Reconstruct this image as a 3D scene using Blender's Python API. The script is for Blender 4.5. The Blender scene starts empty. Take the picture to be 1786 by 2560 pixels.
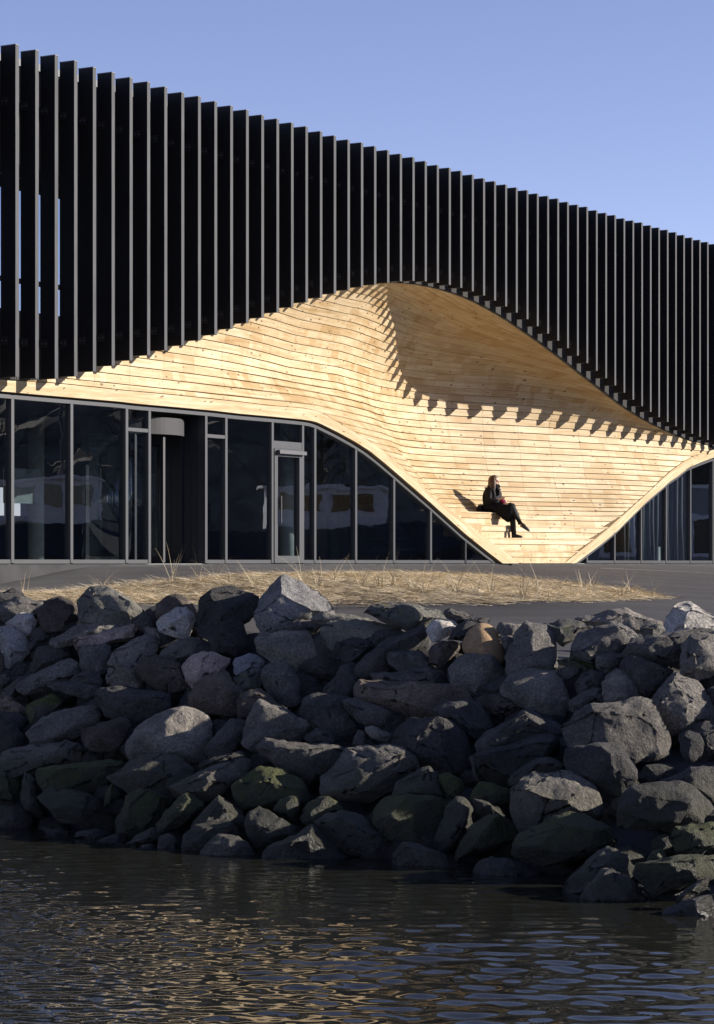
import bpy, bmesh, math, random
import numpy as np
from mathutils import Vector, Matrix, noise

random.seed(7)
rng = np.random.default_rng(7)
SC = bpy.context.scene
COL = SC.collection

# ------------------------------------------------------------------ camera
CAM_H = 3.0                       # eye height above the water
FPX, CX, HY = 6250.0, 893.0, 1406.0   # focal length and horizon, in photograph pixels (1786 wide)
cam_d = bpy.data.cameras.new('camera')
cam = bpy.data.objects.new('camera', cam_d)
COL.objects.link(cam)
cam.location = (0, 0, CAM_H)
cam.rotation_euler = (math.radians(90), 0, 0)
cam_d.sensor_fit = 'HORIZONTAL'
cam_d.sensor_width = 36
cam_d.lens = FPX / 1786 * 36
cam_d.shift_y = (HY - 1280) / 1786
cam_d.clip_start = .5
cam_d.clip_end = 5000
SC.camera = cam

# ------------------------------------------------------------------ sky, sun, exposure
TH = math.atan2(FPX, 4578 - CX)                    # facade direction
A = (math.cos(TH), math.sin(TH))
N = (-A[1], A[0])
LU, LZ = -.68, -.46                                # sun ray per metre of depth behind the facade
LX, LY = LU * A[0] + N[0], LU * A[1] + N[1]
SUN_EL = math.atan2(-LZ, math.hypot(LX, LY))
SUN_RO = math.atan2(-LX, -LY)
world = bpy.data.worlds.new('World')
SC.world = world
world.use_nodes = True
wnt = world.node_tree
sky = wnt.nodes.new('ShaderNodeTexSky')
sky.sky_type = 'NISHITA'
sky.sun_disc = False
sky.sun_elevation = SUN_EL
sky.sun_rotation = SUN_RO
sky.air_density = .6
sky.dust_density = 0
sky.ozone_density = 1.0
wb = wnt.nodes.new('ShaderNodeMix')               # white balance of the whole sky
wb.data_type = 'RGBA'
wb.blend_type = 'MULTIPLY'
wb.inputs[0].default_value = 1
wb.inputs[7].default_value = (1.05, .862, .955, 1)
wnt.links.new(sky.outputs[0], wb.inputs[6])
wnt.nodes['Background'].inputs[1].default_value = .094
wnt.links.new(wb.outputs[2], wnt.nodes['Background'].inputs[0])
sun_d = bpy.data.lights.new('sun', 'SUN')
sun_d.energy = 5.0
sun_d.angle = math.radians(.5)
sun_d.color = (1, .92, .81)
sun = bpy.data.objects.new('sun', sun_d)
COL.objects.link(sun)
sun.rotation_euler = Vector((LX, LY, LZ)).to_track_quat('-Z', 'Y').to_euler()
vs = SC.view_settings
vs.view_transform = 'Standard'
vs.look = 'None'
vs.exposure = 1.0
vs.gamma = 1
vs.use_curve_mapping = False

# ------------------------------------------------------------------ helpers
def smooth01(t):
    t = min(1, max(0, t))
    return t * t * (3 - 2 * t)

def link(o, parent=None):
    COL.objects.link(o)
    if parent is not None:
        o.parent = parent
    return o

def mesh_obj(name, verts, faces, mat, parent=None, smooth=False):
    me = bpy.data.meshes.new(name)
    me.from_pydata([tuple(v) for v in verts], [], faces)
    me.update()
    if mat is not None:
        me.materials.append(mat)
    if smooth:
        me.polygons.foreach_set('use_smooth', [True] * len(me.polygons))
    return link(bpy.data.objects.new(name, me), parent)

def tag(o, label=None, cat=None, group=None, kind=None):
    if label: o['label'] = label
    if cat: o['category'] = cat
    if group: o['group'] = group
    if kind: o['kind'] = kind
    return o

def empty(name, loc, rz=0):
    o = bpy.data.objects.new(name, None)
    o.empty_display_size = .2
    o.location = loc
    o.rotation_euler = (0, 0, rz)
    return link(o)

class MB:
    """collects boxes, tubes and strips for one mesh"""
    def __init__(s):
        s.v = []; s.f = []
    def add(s, vs_, fs):
        b = len(s.v)
        s.v += [tuple(v) for v in vs_]
        s.f += [tuple(i + b for i in f) for f in fs]
    def box(s, x0, x1, y0, y1, z0, z1):
        s.add([(x0, y0, z0), (x1, y0, z0), (x1, y1, z0), (x0, y1, z0),
               (x0, y0, z1), (x1, y0, z1), (x1, y1, z1), (x0, y1, z1)],
              [(0, 3, 2, 1), (4, 5, 6, 7), (0, 1, 5, 4), (1, 2, 6, 5), (2, 3, 7, 6), (3, 0, 4, 7)])
    def tube(s, pts, rad, n=8, caps=True, sx=1.0):
        pts = [Vector(p) for p in pts]
        rings = []
        for i, p in enumerate(pts):
            d = (pts[min(i + 1, len(pts) - 1)] - pts[max(i - 1, 0)]).normalized()
            up = Vector((0, 0, 1)) if abs(d.z) < .9 else Vector((1, 0, 0))
            a = d.cross(up).normalized(); b = a.cross(d).normalized()
            r = rad[i] if hasattr(rad, '__len__') else rad
            rings.append([p + (a * math.cos(2 * math.pi * k / n) * sx + b * math.sin(2 * math.pi * k / n)) * r for k in range(n)])
        vs_ = [v for r in rings for v in r]
        fs = []
        for i in range(len(rings) - 1):
            for k in range(n):
                fs.append((i * n + k, i * n + (k + 1) % n, (i + 1) * n + (k + 1) % n, (i + 1) * n + k))
        if caps:
            fs.append(tuple(range(n - 1, -1, -1)))
            fs.append(tuple((len(rings) - 1) * n + k for k in range(n)))
        s.add(vs_, fs)
    def loft(s, rings, caps=True):
        n = len(rings[0])
        vs_ = [v for r in rings for v in r]
        fs = []
        for i in range(len(rings) - 1):
            for k in range(n):
                fs.append((i * n + k, i * n + (k + 1) % n, (i + 1) * n + (k + 1) % n, (i + 1) * n + k))
        if caps:
            fs.append(tuple(range(n - 1, -1, -1)))
            fs.append(tuple((len(rings) - 1) * n + k for k in range(n)))
        s.add(vs_, fs)
    def build(s, name, mat, parent=None, smooth=False):
        return mesh_obj(name, s.v, s.f, mat, parent, smooth)

# ------------------------------------------------------------------ materials
def new_mat(name):
    m = bpy.data.materials.new(name)
    m.use_nodes = True
    return m, m.node_tree, m.node_tree.nodes['Principled BSDF']

def nd(nt, typ, **kw):
    n = nt.nodes.new(typ)
    for k, v in kw.items():
        setattr(n, k, v)
    return n

def ramp(nt, src, stops):
    r = nd(nt, 'ShaderNodeValToRGB')
    while len(r.color_ramp.elements) < len(stops):
        r.color_ramp.elements.new(.5)
    for e, (p, c) in zip(r.color_ramp.elements, stops):
        e.position = p
        e.color = (*c, 1) if len(c) == 3 else c
    nt.links.new(src, r.inputs[0])
    return r.outputs[0]

def noise_tex(nt, vec, scale, detail=4, rough=.55, dist=0):
    t = nd(nt, 'ShaderNodeTexNoise')
    t.inputs['Scale'].default_value = scale
    t.inputs['Detail'].default_value = detail
    t.inputs['Roughness'].default_value = rough
    t.inputs['Distortion'].default_value = dist
    if vec is not None:
        nt.links.new(vec, t.inputs['Vector'])
    return t.outputs['Fac']

def mapping(nt, vec, scale, loc=(0, 0, 0)):
    m = nd(nt, 'ShaderNodeMapping')
    m.inputs['Scale'].default_value = scale
    m.inputs['Location'].default_value = loc
    nt.links.new(vec, m.inputs['Vector'])
    return m.outputs['Vector']

def mix(nt, fac, a, b, mode='MIX'):
    m = nd(nt, 'ShaderNodeMix', data_type='RGBA', blend_type=mode)
    for sock, v in ((m.inputs[0], fac), (m.inputs[6], a), (m.inputs[7], b)):
        if isinstance(v, (int, float)):
            sock.default_value = v
        elif isinstance(v, tuple):
            sock.default_value = (*v, 1)
        else:
            nt.links.new(v, sock)
    return m.outputs[2]

def math_n(nt, op, a, b=0.0):
    m = nd(nt, 'ShaderNodeMath', operation=op)
    for sock, v in ((m.inputs[0], a), (m.inputs[1], b)):
        if isinstance(v, (int, float)):
            sock.default_value = v
        else:
            nt.links.new(v, sock)
    return m.outputs[0]

def bump(nt, bsdf, h, strength, dist, prev=None):
    b = nd(nt, 'ShaderNodeBump')
    b.inputs['Strength'].default_value = strength
    b.inputs['Distance'].default_value = dist
    nt.links.new(h, b.inputs['Height'])
    nt.links.new(b.outputs[0], bsdf.inputs['Normal'])
    return b

def obj_vec(nt):
    return nd(nt, 'ShaderNodeTexCoord').outputs['Object']

def plain(name, col, rough=.6, spec=.5, metal=0, var=.12, scale=6, bmp=0):
    m, nt, b = new_mat(name)
    v = obj_vec(nt)
    n = noise_tex(nt, v, scale, 5)
    lo = tuple(c * (1 - var) for c in col); hi = tuple(min(1, c * (1 + var)) for c in col)
    nt.links.new(ramp(nt, n, [(.3, lo), (.7, hi)]), b.inputs['Base Color'])
    b.inputs['Roughness'].default_value = rough
    b.inputs['Specular IOR Level'].default_value = spec
    b.inputs['Metallic'].default_value = metal
    if bmp:
        bump(nt, b, noise_tex(nt, v, scale * 12, 4), .5, bmp)
    return m

def stained_wood(name, dark, light, rough=.65):
    m, nt, b = new_mat(name)
    v = obj_vec(nt)
    g = noise_tex(nt, mapping(nt, v, (40, 40, 1.4)), 1.6, 6, .65)
    g2 = noise_tex(nt, mapping(nt, v, (3, 3, .5)), 1.3, 3)
    c = ramp(nt, g, [(.3, dark), (.72, light)])
    c = mix(nt, ramp(nt, g2, [(.35, (.0, .0, .0)), (.7, (.45, .45, .45))]), c, tuple(x * .55 for x in dark))
    nt.links.new(c, b.inputs['Base Color'])
    b.inputs['Roughness'].default_value = rough
    b.inputs['Specular IOR Level'].default_value = .25
    bump(nt, b, g, .35, .003)
    return m

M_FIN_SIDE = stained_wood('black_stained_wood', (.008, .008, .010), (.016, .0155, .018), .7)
M_FIN_EDGE = stained_wood('paler_black_edge', (.034, .035, .040), (.082, .084, .092), .65)  # front edges of the fins, a paler tone than their sides
M_CLAD = stained_wood('black_batten', (.035, .034, .036), (.080, .077, .075), .7)
M_CAP = plain('zinc_cap', (.09, .095, .11), .5, .4, var=.15)
M_BRACKET = plain('black_steel', (.016, .016, .02), .45, .5)
M_BOLT = plain('galvanised_bolt', (.12, .12, .13), .4, .5)
M_FRAME = plain('aluminium_grey', (.034, .036, .041), .42, .5, var=.06)
M_FRAME_D = plain('aluminium_dark', (.020, .022, .028), .5, .4, var=.1)
M_FASCIA = plain('drum_metal', (.026, .027, .031), .75, .5, var=.1)
M_CONC = plain('concrete', (.040, .040, .042), .85, .2, var=.3, scale=2.2, bmp=.004)
M_INT_D = plain('interior_grey', (.16, .165, .17), .8, .2)
M_INT_FLOOR = plain('interior_floor', (.20, .20, .20), .5, .3)
M_COLUMN = plain('column_paint', (.42, .47, .45), .6, .3)
M_SHELL = plain('black_membrane', (.012, .009, .006), .9, .1)
M_ALU = plain('brushed_aluminium', (.08, .08, .088), .45, .5, .3)

def m_wood(name, board=True):
    m, nt, b = new_mat(name)
    at = nd(nt, 'ShaderNodeAttribute', attribute_name='bc')      # (u, course width, course id)
    v = at.outputs['Vector']
    tint = nd(nt, 'ShaderNodeAttribute', attribute_name='tint').outputs['Fac']
    # lamella pieces with tones of their own
    vor = nd(nt, 'ShaderNodeTexVoronoi', feature='F1')
    vor.inputs['Scale'].default_value = 1.0
    vor.inputs['Randomness'].default_value = .8
    nt.links.new(mapping(nt, v, (2.3 if board else 1.5, 0.0 if board else 26., 1.0)), vor.inputs['Vector'])
    sep = nd(nt, 'ShaderNodeSeparateColor')
    nt.links.new(vor.outputs['Color'], sep.inputs[0])
    grain = noise_tex(nt, mapping(nt, v, (1.6, 46, 9.7)), 1.7, 6, .62, .6)
    band = noise_tex(nt, mapping(nt, v, (.5, 9, 3.3)), 1.2, 4, .5, 1.2)
    base = ramp(nt, band, [(.25, (.325, .234, .125)), (.5, (.420, .333, .207)), (.78, (.495, .427, .308))])
    t1 = math_n(nt, 'ADD', math_n(nt, 'MULTIPLY', sep.outputs[0], .6), math_n(nt, 'MULTIPLY', tint, .55))
    tone = ramp(nt, t1, [(.1, (.82, .71, .56)), (.40, (.96, .91, .84)), (.62, (1.02, 1.01, 1.0)), (1.0, (1.08, 1.10, 1.13))])
    c = mix(nt, 1.0, base, tone, 'MULTIPLY')
    gr = ramp(nt, grain, [(.3, (.78, .70, .60)), (.62, (1.04, 1.03, 1.02))])
    c = mix(nt, .7, c, gr, 'MULTIPLY')
    # knots
    kv = nd(nt, 'ShaderNodeTexVoronoi', feature='F1')
    kv.inputs['Scale'].default_value = 1.0
    kv.inputs['Randomness'].default_value = 1.0
    nt.links.new(mapping(nt, v, (5.2, 9.5 if board else 11, 3.71)), kv.inputs['Vector'])
    ks = nd(nt, 'ShaderNodeSeparateColor'); nt.links.new(kv.outputs['Color'], ks.inputs[0])
    size = math_n(nt, 'MULTIPLY', math_n(nt, 'SUBTRACT', ks.outputs[0], .25), .36)
    k = math_n(nt, 'SUBTRACT', size, kv.outputs['Distance'])
    kf = ramp(nt, math_n(nt, 'MULTIPLY', k, 14.0), [(.0, (0, 0, 0)), (1.0, (.85, .85, .85))])
    c = mix(nt, kf, c, (.075, .034, .014))
    # grey weather streaks
    st = noise_tex(nt, mapping(nt, v, (.9, 3, .43)), 1.4, 5, .6)
    c = mix(nt, ramp(nt, st, [(.6, (0, 0, 0)), (.82, (.5, .5, .5))]), c, (.34, .30, .25))
    nt.links.new(c, b.inputs['Base Color'])
    b.inputs['Roughness'].default_value = .62
    b.inputs['Specular IOR Level'].default_value = .25
    bump(nt, b, grain, .3, .002)
    return m
M_WOOD = m_wood('pine_board')
M_BEAM = m_wood('glulam_pine', False)

def m_glass(name, tint, wob, ior=1.85):
    m, nt, b = new_mat(name)
    nt.nodes.remove(b)
    out = nt.nodes['Material Output']
    tr = nd(nt, 'ShaderNodeBsdfTransparent'); tr.inputs[0].default_value = (*tint, 1)
    gl = nd(nt, 'ShaderNodeBsdfGlossy'); gl.inputs['Roughness'].default_value = .005
    gl.inputs[0].default_value = (.95, .97, 1, 1)
    fr = nd(nt, 'ShaderNodeFresnel')
    bf = nd(nt, 'ShaderNodeNewGeometry').outputs['Backfacing']     # same reflectance from either side of the pane
    nt.links.new(math_n(nt, 'ADD', ior, math_n(nt, 'MULTIPLY', bf, 1 / ior - ior)), fr.inputs['IOR'])
    mx = nd(nt, 'ShaderNodeMixShader')
    v = obj_vec(nt)
    n = noise_tex(nt, mapping(nt, v, (.9, .9, 1.5)), 1.0, 2, .4)
    bm_ = nd(nt, 'ShaderNodeBump'); bm_.inputs['Strength'].default_value = 1.0; bm_.inputs['Distance'].default_value = wob
    nt.links.new(n, bm_.inputs['Height'])
    nt.links.new(bm_.outputs[0], gl.inputs['Normal'])
    nt.links.new(fr.outputs[0], mx.inputs[0]); nt.links.new(tr.outputs[0], mx.inputs[1]); nt.links.new(gl.outputs[0], mx.inputs[2])
    nt.links.new(mx.outputs[0], out.inputs[0])
    return m
M_GLASS = m_glass('curtain_wall_glass', (.55, .60, .63), .0025, 2.5)
M_GLASS_UP = m_glass('clear_upper_glass', (.80, .84, .88), .002, 1.4)

def m_asphalt():
    m, nt, b = new_mat('asphalt')
    v = obj_vec(nt)
    big = noise_tex(nt, mapping(nt, v, (.18, .9, 1)), 1.0, 5, .6, .8)
    fine = noise_tex(nt, v, 60, 4)
    c = ramp(nt, big, [(.3, (.034, .0315, .0335)), (.52, (.047, .0445, .047)), (.75, (.064, .061, .063))])
    c = mix(nt, .4, c, ramp(nt, fine, [(.35, (.5, .5, .5)), (.65, (1.4, 1.4, 1.4))]), 'MULTIPLY')
    st = noise_tex(nt, mapping(nt, v, (.5, 2.6, 1)), 1.3, 7, .7, 1.6)
    c = mix(nt, .8, c, ramp(nt, st, [(.36, (.72, .71, .72)), (.5, (1, 1, 1)), (.66, (1.18, 1.17, 1.15))]), 'MULTIPLY')
    nt.links.new(c, b.inputs['Base Color'])
    b.inputs['Roughness'].default_value = .8
    b.inputs['Specular IOR Level'].default_value = .3
    bump(nt, b, fine, .5, .006)
    return m
M_ASPH = m_asphalt()
M_SOIL = plain('straw_soil', (.24, .195, .13), .95, .1, var=.45, scale=5, bmp=.02)
M_STRAW = plain('dry_straw', (.64, .53, .36), .8, .2, var=.5, scale=3)
M_STALK = plain('dry_stalk', (.45, .375, .25), .8, .2, var=.3, scale=2)
M_LINE = plain('worn_chalk_line', (.17, .165, .16), .8, .2, var=.35, scale=4)

def m_water():
    m, nt, b = new_mat('harbour_water')
    v = obj_vec(nt)
    b.inputs['Base Color'].default_value = (.013, .013, .010, 1)
    b.inputs['Roughness'].default_value = .03
    b.inputs['IOR'].default_value = 1.333
    n = noise_tex(nt, mapping(nt, v, (1, .8, 1)), 9.0, 3, .5, .4)
    bump(nt, b, n, .06, .01)
    return m
M_WATER = m_water()

def m_rock(name, c0, c1, speck=.5, moss=0, lichen=0, sm=False):
    m, nt, b = new_mat(name)
    v = obj_vec(nt)
    geo = nd(nt, 'ShaderNodeNewGeometry')
    oi = nd(nt, 'ShaderNodeObjectInfo')
    off = nd(nt, 'ShaderNodeVectorMath', operation='ADD')
    rv = nd(nt, 'ShaderNodeCombineXYZ')
    r50 = math_n(nt, 'MULTIPLY', oi.outputs['Random'], 57.0)
    for i in range(3): nt.links.new(r50, rv.inputs[i])
    nt.links.new(v, off.inputs[0]); nt.links.new(rv.outputs[0], off.inputs[1])
    v = off.outputs[0]
    big = noise_tex(nt, v, 2.6, 6, .62, .5)
    c = ramp(nt, big, [(.28, c0), (.72, c1)])
    sp = noise_tex(nt, v, 34, 5, .8)
    c = mix(nt, speck, c, ramp(nt, sp, [(.30, (.35, .35, .36)), (.5, (1, 1, 1)), (.68, (2.1, 2.05, 2.0))]), 'MULTIPLY')
    vein = noise_tex(nt, mapping(nt, v, (3, 3, 9)), 1.4, 5, .6, 2.0)
    c = mix(nt, .4, c, ramp(nt, vein, [(.42, (.7, .7, .72)), (.5, (1.15, 1.14, 1.1)), (.58, (.85, .85, .86))]), 'MULTIPLY')
    br = ramp(nt, oi.outputs['Random'], [(0, (.52, .52, .54)), (.35, (.84, .84, .85)), (.7, (1.08, 1.06, 1.02)), (1, (1.55, 1.48, 1.40))])
    c = mix(nt, 1, c, br, 'MULTIPLY')
    sepn = nd(nt, 'ShaderNodeSeparateXYZ'); nt.links.new(geo.outputs['Normal'], sepn.inputs[0])
    if moss:
        mm = math_n(nt, 'ADD', math_n(nt, 'MULTIPLY', sepn.outputs[2], .45), math_n(nt, 'MULTIPLY', noise_tex(nt, v, 4, 5, .65), 1.1))
        mf = ramp(nt, mm, [(.52, (0, 0, 0)), (.78, (moss, moss, moss))])
        mc = ramp(nt, noise_tex(nt, v, 22, 4), [(.3, (.040, .047, .012)), (.7, (.105, .118, .028))])
        c = mix(nt, mf, c, mc)
    if lichen:
        lf = ramp(nt, noise_tex(nt, v, 3.5, 6, .7, .5), [(.58, (0, 0, 0)), (.66, (lichen, lichen, lichen))])
        c = mix(nt, lf, c, (.115, .115, .055))
        lf2 = math_n(nt, 'MULTIPLY', ramp(nt, noise_tex(nt, v, 5.5, 5, .6), [(.66, (0, 0, 0)), (.70, (.9, .9, .9))]), math_n(nt, 'MAXIMUM', sepn.outputs[2], 0.0))
        c = mix(nt, lf2, c, (.30, .22, .03))
    # tide-dark algae band on the lower bank
    sepp = nd(nt, 'ShaderNodeSeparateXYZ'); nt.links.new(geo.outputs['Position'], sepp.inputs[0])
    if not sm:
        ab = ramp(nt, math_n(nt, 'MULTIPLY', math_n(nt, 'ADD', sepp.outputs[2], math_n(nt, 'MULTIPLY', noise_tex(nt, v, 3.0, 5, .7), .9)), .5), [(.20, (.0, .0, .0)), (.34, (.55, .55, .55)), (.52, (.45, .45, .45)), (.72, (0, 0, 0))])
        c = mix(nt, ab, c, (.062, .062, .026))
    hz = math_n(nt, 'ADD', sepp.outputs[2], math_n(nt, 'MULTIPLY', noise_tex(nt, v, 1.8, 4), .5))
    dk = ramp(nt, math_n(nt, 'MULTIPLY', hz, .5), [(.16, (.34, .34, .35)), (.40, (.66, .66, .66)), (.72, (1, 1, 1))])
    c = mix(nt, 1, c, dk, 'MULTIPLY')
    nt.links.new(c, b.inputs['Base Color'])
    rr = ramp(nt, math_n(nt, 'MULTIPLY', hz, .5), [(.10, (.22, .22, .22)), (.32, (.55, .55, .55)), (.6, (.85, .85, .85))])
    nt.links.new(rr, b.inputs['Roughness'])
    b.inputs['Specular IOR Level'].default_value = .35
    if sm:
        bump(nt, b, noise_tex(nt, v, 7, 7, .65), .7, .03)
    else:
        h = math_n(nt, 'ADD', noise_tex(nt, v, 14, 7, .68), math_n(nt, 'MULTIPLY', noise_tex(nt, v, 48, 4, .7), .35))
        bump(nt, b, h, 1.0, .075)
    return m
ROCKM = {
    'g': m_rock('granite_grey', (.070, .067, .064), (.195, .182, .166), .8),
    'd': m_rock('granite_dark', (.034, .033, .032), (.105, .099, .093), .8),
    'b': m_rock('granite_brown', (.060, .049, .041), (.175, .140, .112), .8),
    'p': m_rock('granite_pink', (.17, .125, .115), (.40, .33, .30), .6),
    'l': m_rock('granite_pale', (.18, .176, .17), (.42, .405, .38), .7),
    'w': m_rock('quartz_white', (.26, .26, .27), (.50, .50, .51), .7),
    's': m_rock('sandstone_smooth', (.19, .125, .068), (.30, .205, .118), .3, sm=True),
    'm': m_rock('mossy_stone', (.050, .049, .042), (.115, .108, .088), .6, moss=.95),
    'k': m_rock('lichen_stone', (.075, .075, .070), (.160, .155, .135), .6, lichen=.8),
    'h': m_rock('wet_stone', (.050, .049, .049), (.140, .133, .126), .7),
}

# ------------------------------------------------------------------ facade frame: u along the wall, w into it, z up from its floor
FL = CAM_H - .03                                    # floor level
D0 = FPX / (.036 * 4578)
P0 = ((0 - CX) / FPX * D0, D0)

def pix(px, py, w):
    ox, oy = P0[0] + w * N[0], P0[1] + w * N[1]
    r = (px - CX) / FPX
    u = (r * oy - ox) / (A[0] - r * A[1])
    Y = oy + u * A[1]
    return u, (HY - py) / FPX * Y + .03             # height above the floor

def loc2w(u, w, z):
    return Vector((P0[0] + u * A[0] + w * N[0], P0[1] + u * A[1] + w * N[1], FL + z))

def w2loc(X, Y):
    dx, dy = X - P0[0], Y - P0[1]
    return dx * A[0] + dy * A[1], dx * N[0] + dy * N[1]

W_CLAD, W_BEAM, W_GLASS = .46, .50, .63
FIN_T, FIN_D, FIN_TOP = .082, .287, 7.95

tips = [(46.6,942),(97,947),(146,952),(194,945),(241.6,929.5),(287.6,913),(334,900),(377.5,887),(420,877),(462,864),(504,851),(545,837),(584,822),(623.6,806),(663,793.5),(700.6,780),(736.5,767.6),(773,755),(809,743),(844,731.7),(877.5,724),(909.6,717),(942.7,710.7),(976,706.7),(1006,702),(1037.7,700),(1068,702.8),(1097,705.6),(1128.7,711),(1158,719.7),(1186.6,728),(1214,737),(1242,751),(1269,766),(1296,781),(1323,798),(1348,815.7),(1373,833),(1399.5,852),(1423.6,871),(1447.8,889),(1472,908),(1495,927),(1519,946),(1542,964),(1565,982.6),(1587.7,1001),(1609.6,1017.4),(1631.5,1031.5),(1652,1043.8),(1673,1056),(1694,1066),(1714,1076.4),(1734,1085.4),(1753.4,1092),(1772.5,1100)]
arch_pts = [pix(x, y, 0) for x, y in tips]
au = np.array([p[0] for p in arch_pts]); az = np.array([p[1] for p in arch_pts])
azs = az.copy()
for _ in range(2):
    azs[1:-1] = (azs[:-2] + 2 * azs[1:-1] + azs[2:]) / 4
au = np.concatenate([[-20, -.5], au, [28.8, 30.5, 60]])
azs = np.concatenate([[2.875, 2.875], azs, [2.99, 2.965, 2.96]])
def arch(u):
    return float(np.interp(u, au, azs))

bt = [(0,947),(56,952.6),(150,959),(300,975),(450,989),(600,1005),(667,1013.7),(757,1020.5),(791,1027),(824.7,1043),(869.7,1070),(914.6,1097),(960,1127),(1005,1167.4),(1050,1208),(1095,1250.6),(1154,1295),(1215,1344.5),(1266.5,1382.7),(1300,1408.5)]
bb = [(0,977.5),(103,987),(206,995.7),(300,1003.7),(340,1008.7),(440,1017.5),(540,1026.8),(600,1034),(690,1042),(757,1048.5),(786.5,1053),(802,1058.7),(847,1081),(892,1106),(926,1128),(959.6,1155),(1005,1194),(1080,1259),(1165,1335.5),(1224,1382.7),(1258,1408.5)]
rt = [(1412,1408),(1472,1361),(1520.5,1322),(1568.7,1279),(1617,1235.7),(1649,1205),(1672,1182.7),(1709,1155),(1732,1142),(1770,1129.7),(1786,1124)]
rb = [(1441,1408),(1508.4,1357),(1544.6,1327),(1617,1255),(1665,1214),(1673.6,1205.7),(1701,1187),(1724,1168),(1755,1155),(1786,1143.5)]
def curve(pts, w, pre=(), post=()):
    c = [pix(x, y, w) for x, y in pts]
    return list(pre) + c + list(post)
BT = curve(bt, W_BEAM, pre=[(-20, 2.84), (-1, 2.84)])
BB = curve(bb, W_BEAM, pre=[(-20, 2.64), (-1, 2.64)])
e = pix(1786, 1124, W_BEAM); e2 = pix(1786, 1143.5, W_BEAM)
RT = curve(rt, W_BEAM, post=[(e[0] + 1.3, e[1] + .05), (60, e[1] + .06)])
RB = curve(rb, W_BEAM, post=[(e2[0] + 1.3, e2[1] + .06), (60, e2[1] + .08)])
def itp(c):
    xs = [p[0] for p in c]; zs = [p[1] for p in c]
    return lambda u: float(np.interp(u, xs, zs))
fBT, fBB, fRT, fRB = itp(BT), itp(BB), itp(RT), itp(RB)
UL0, UR0 = BT[-1][0], RT[0][0]                      # where the two beams reach the floor (upper edges)
ULB, URB = BB[-1][0], RB[0][0]
def beam_top(u):
    if u <= UL0: return max(0, fBT(u))
    if u >= UR0: return max(0, fRT(u))
    return 0.0
def glass_top(u):
    if u <= ULB: return max(0, fBB(u)) 
    if u >= URB: return max(0, fRB(u))
    return 0.0

B = empty('waterfront_building', loc2w(0, 0, 0), TH)
tag(B, 'long harbour building with black timber fins over a scooped pine seating niche', 'building')

STEP = .28
def uLR(z):
    us = np.linspace(8, UL0, 200); l = float(np.interp(z, [beam_top(u) for u in us][::-1], us[::-1]))
    ur = np.linspace(UR0, 30, 200); r = float(np.interp(z, [beam_top(u) for u in ur], ur))
    return l, r
ENDS = [uLR(STEP * (k + 1)) for k in range(4)]
def nosing(k, u):
    l, r = ENDS[k]
    s_ = min(1, max(0, (r - u) / 3.4), max(0, (u - l) / .7))
    return .53 + .265 * k * s_

# depth field of the scooped niche: thin-plate spline through measured points (u, z, w).
# Heights are warped so that the ceiling may turn level where it meets the arch.
WB = W_BEAM
def zrange(u):
    za = arch(u)
    zb = beam_top(u) if not (UL0 - 2.6 < u < UR0 + 3.4) else max(beam_top(u), 0.9)
    return min(zb, za - .02), za
def pexp(u):                                        # the ceiling turns level only right of the fold
    return 1 - .5 * smooth01((u - 10.5) / 4.5)
def warp(u, z):
    zb, za = zrange(u)
    t = min(1, max(0, (z - zb) / (za - zb)))
    return zb + (za - zb) * (1 - (1 - t) ** pexp(u))
cp = []
for u in np.arange(1.6, 28.4, .7):
    cp.append((u, arch(u), WB - .01))
for u in list(np.arange(1.6, 10, 1.2)) + list(np.arange(10, UL0, .7)):
    cp.append((u, beam_top(u) - .01, WB + .01))
for u in np.arange(UR0 + .1, 28.0, .8):
    cp.append((u, beam_top(u) - .01, WB + .01))
shadow = [(26.93,2.82,.60),(26.38,2.82,.68),(25.83,2.84,.77),(25.29,2.89,.84),(24.72,2.92,.93),(24.15,2.96,1.04),(23.58,2.99,1.18),(22.97,3.03,1.32),(22.35,3.07,1.50),(21.72,3.13,1.69),(21.10,3.19,1.86),(20.42,3.20,2.11),(19.74,3.23,2.37),(19.08,3.25,2.62),(18.49,3.32,2.75),(17.94,3.41,2.83),(17.45,3.53,2.84),(16.98,3.70,2.76),(16.57,3.85,2.66),(16.19,4.04,2.51),(15.81,4.23,2.31),(15.42,4.38,2.15),(15.06,4.55,1.96),(14.70,4.72,1.74),(14.31,4.82,1.60),(13.93,4.91,1.44),(13.54,5.01,1.27)]
joints = [(17.05,4.32,2.49),(17.05,4.58,2.32),(17.05,4.80,2.18),(17.05,4.91,2.03),(17.05,5.10,1.80),(17.05,5.32,1.28),
          (18.15,4.05,2.64),(18.15,4.27,2.53),(18.15,4.50,2.34),(18.15,4.79,2.11),(18.15,4.95,1.85),(18.15,5.06,1.60),
          (19.17,3.71,2.55),(19.17,4.23,2.32),(19.17,4.48,2.09),(19.17,4.67,1.88),(19.17,4.85,1.50),
          (20.15,3.82,2.17),(20.15,4.19,2.02),(20.15,4.41,1.85),(20.15,4.52,1.62),
          (22.1,3.40,1.47),(22.74,3.35,1.29),(23.91,3.24,1.03),(21.42,3.46,1.68)]
cp += [(u, z + .03, w) for u, z, w in shadow + joints]
cp += [(9.15,4.49,.74),(10.17,4.49,.91),(11.22,4.49,1.10),(12.32,4.49,1.31),(13.05,4.49,1.46),(14.17,4.49,1.77)]
cp += [(8,4.1,.70),(9,4.1,.86),(10,4.1,1.03),(11,4.1,1.21),(12,4.1,1.41),(13,4.1,1.64),(14,4.1,1.92)]
cp += [(11,3.2,1.06),(12,3.2,1.30),(13,3.2,1.58),(14,3.2,1.89),(15,3.2,2.24),(16,3.2,2.56)]
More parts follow.
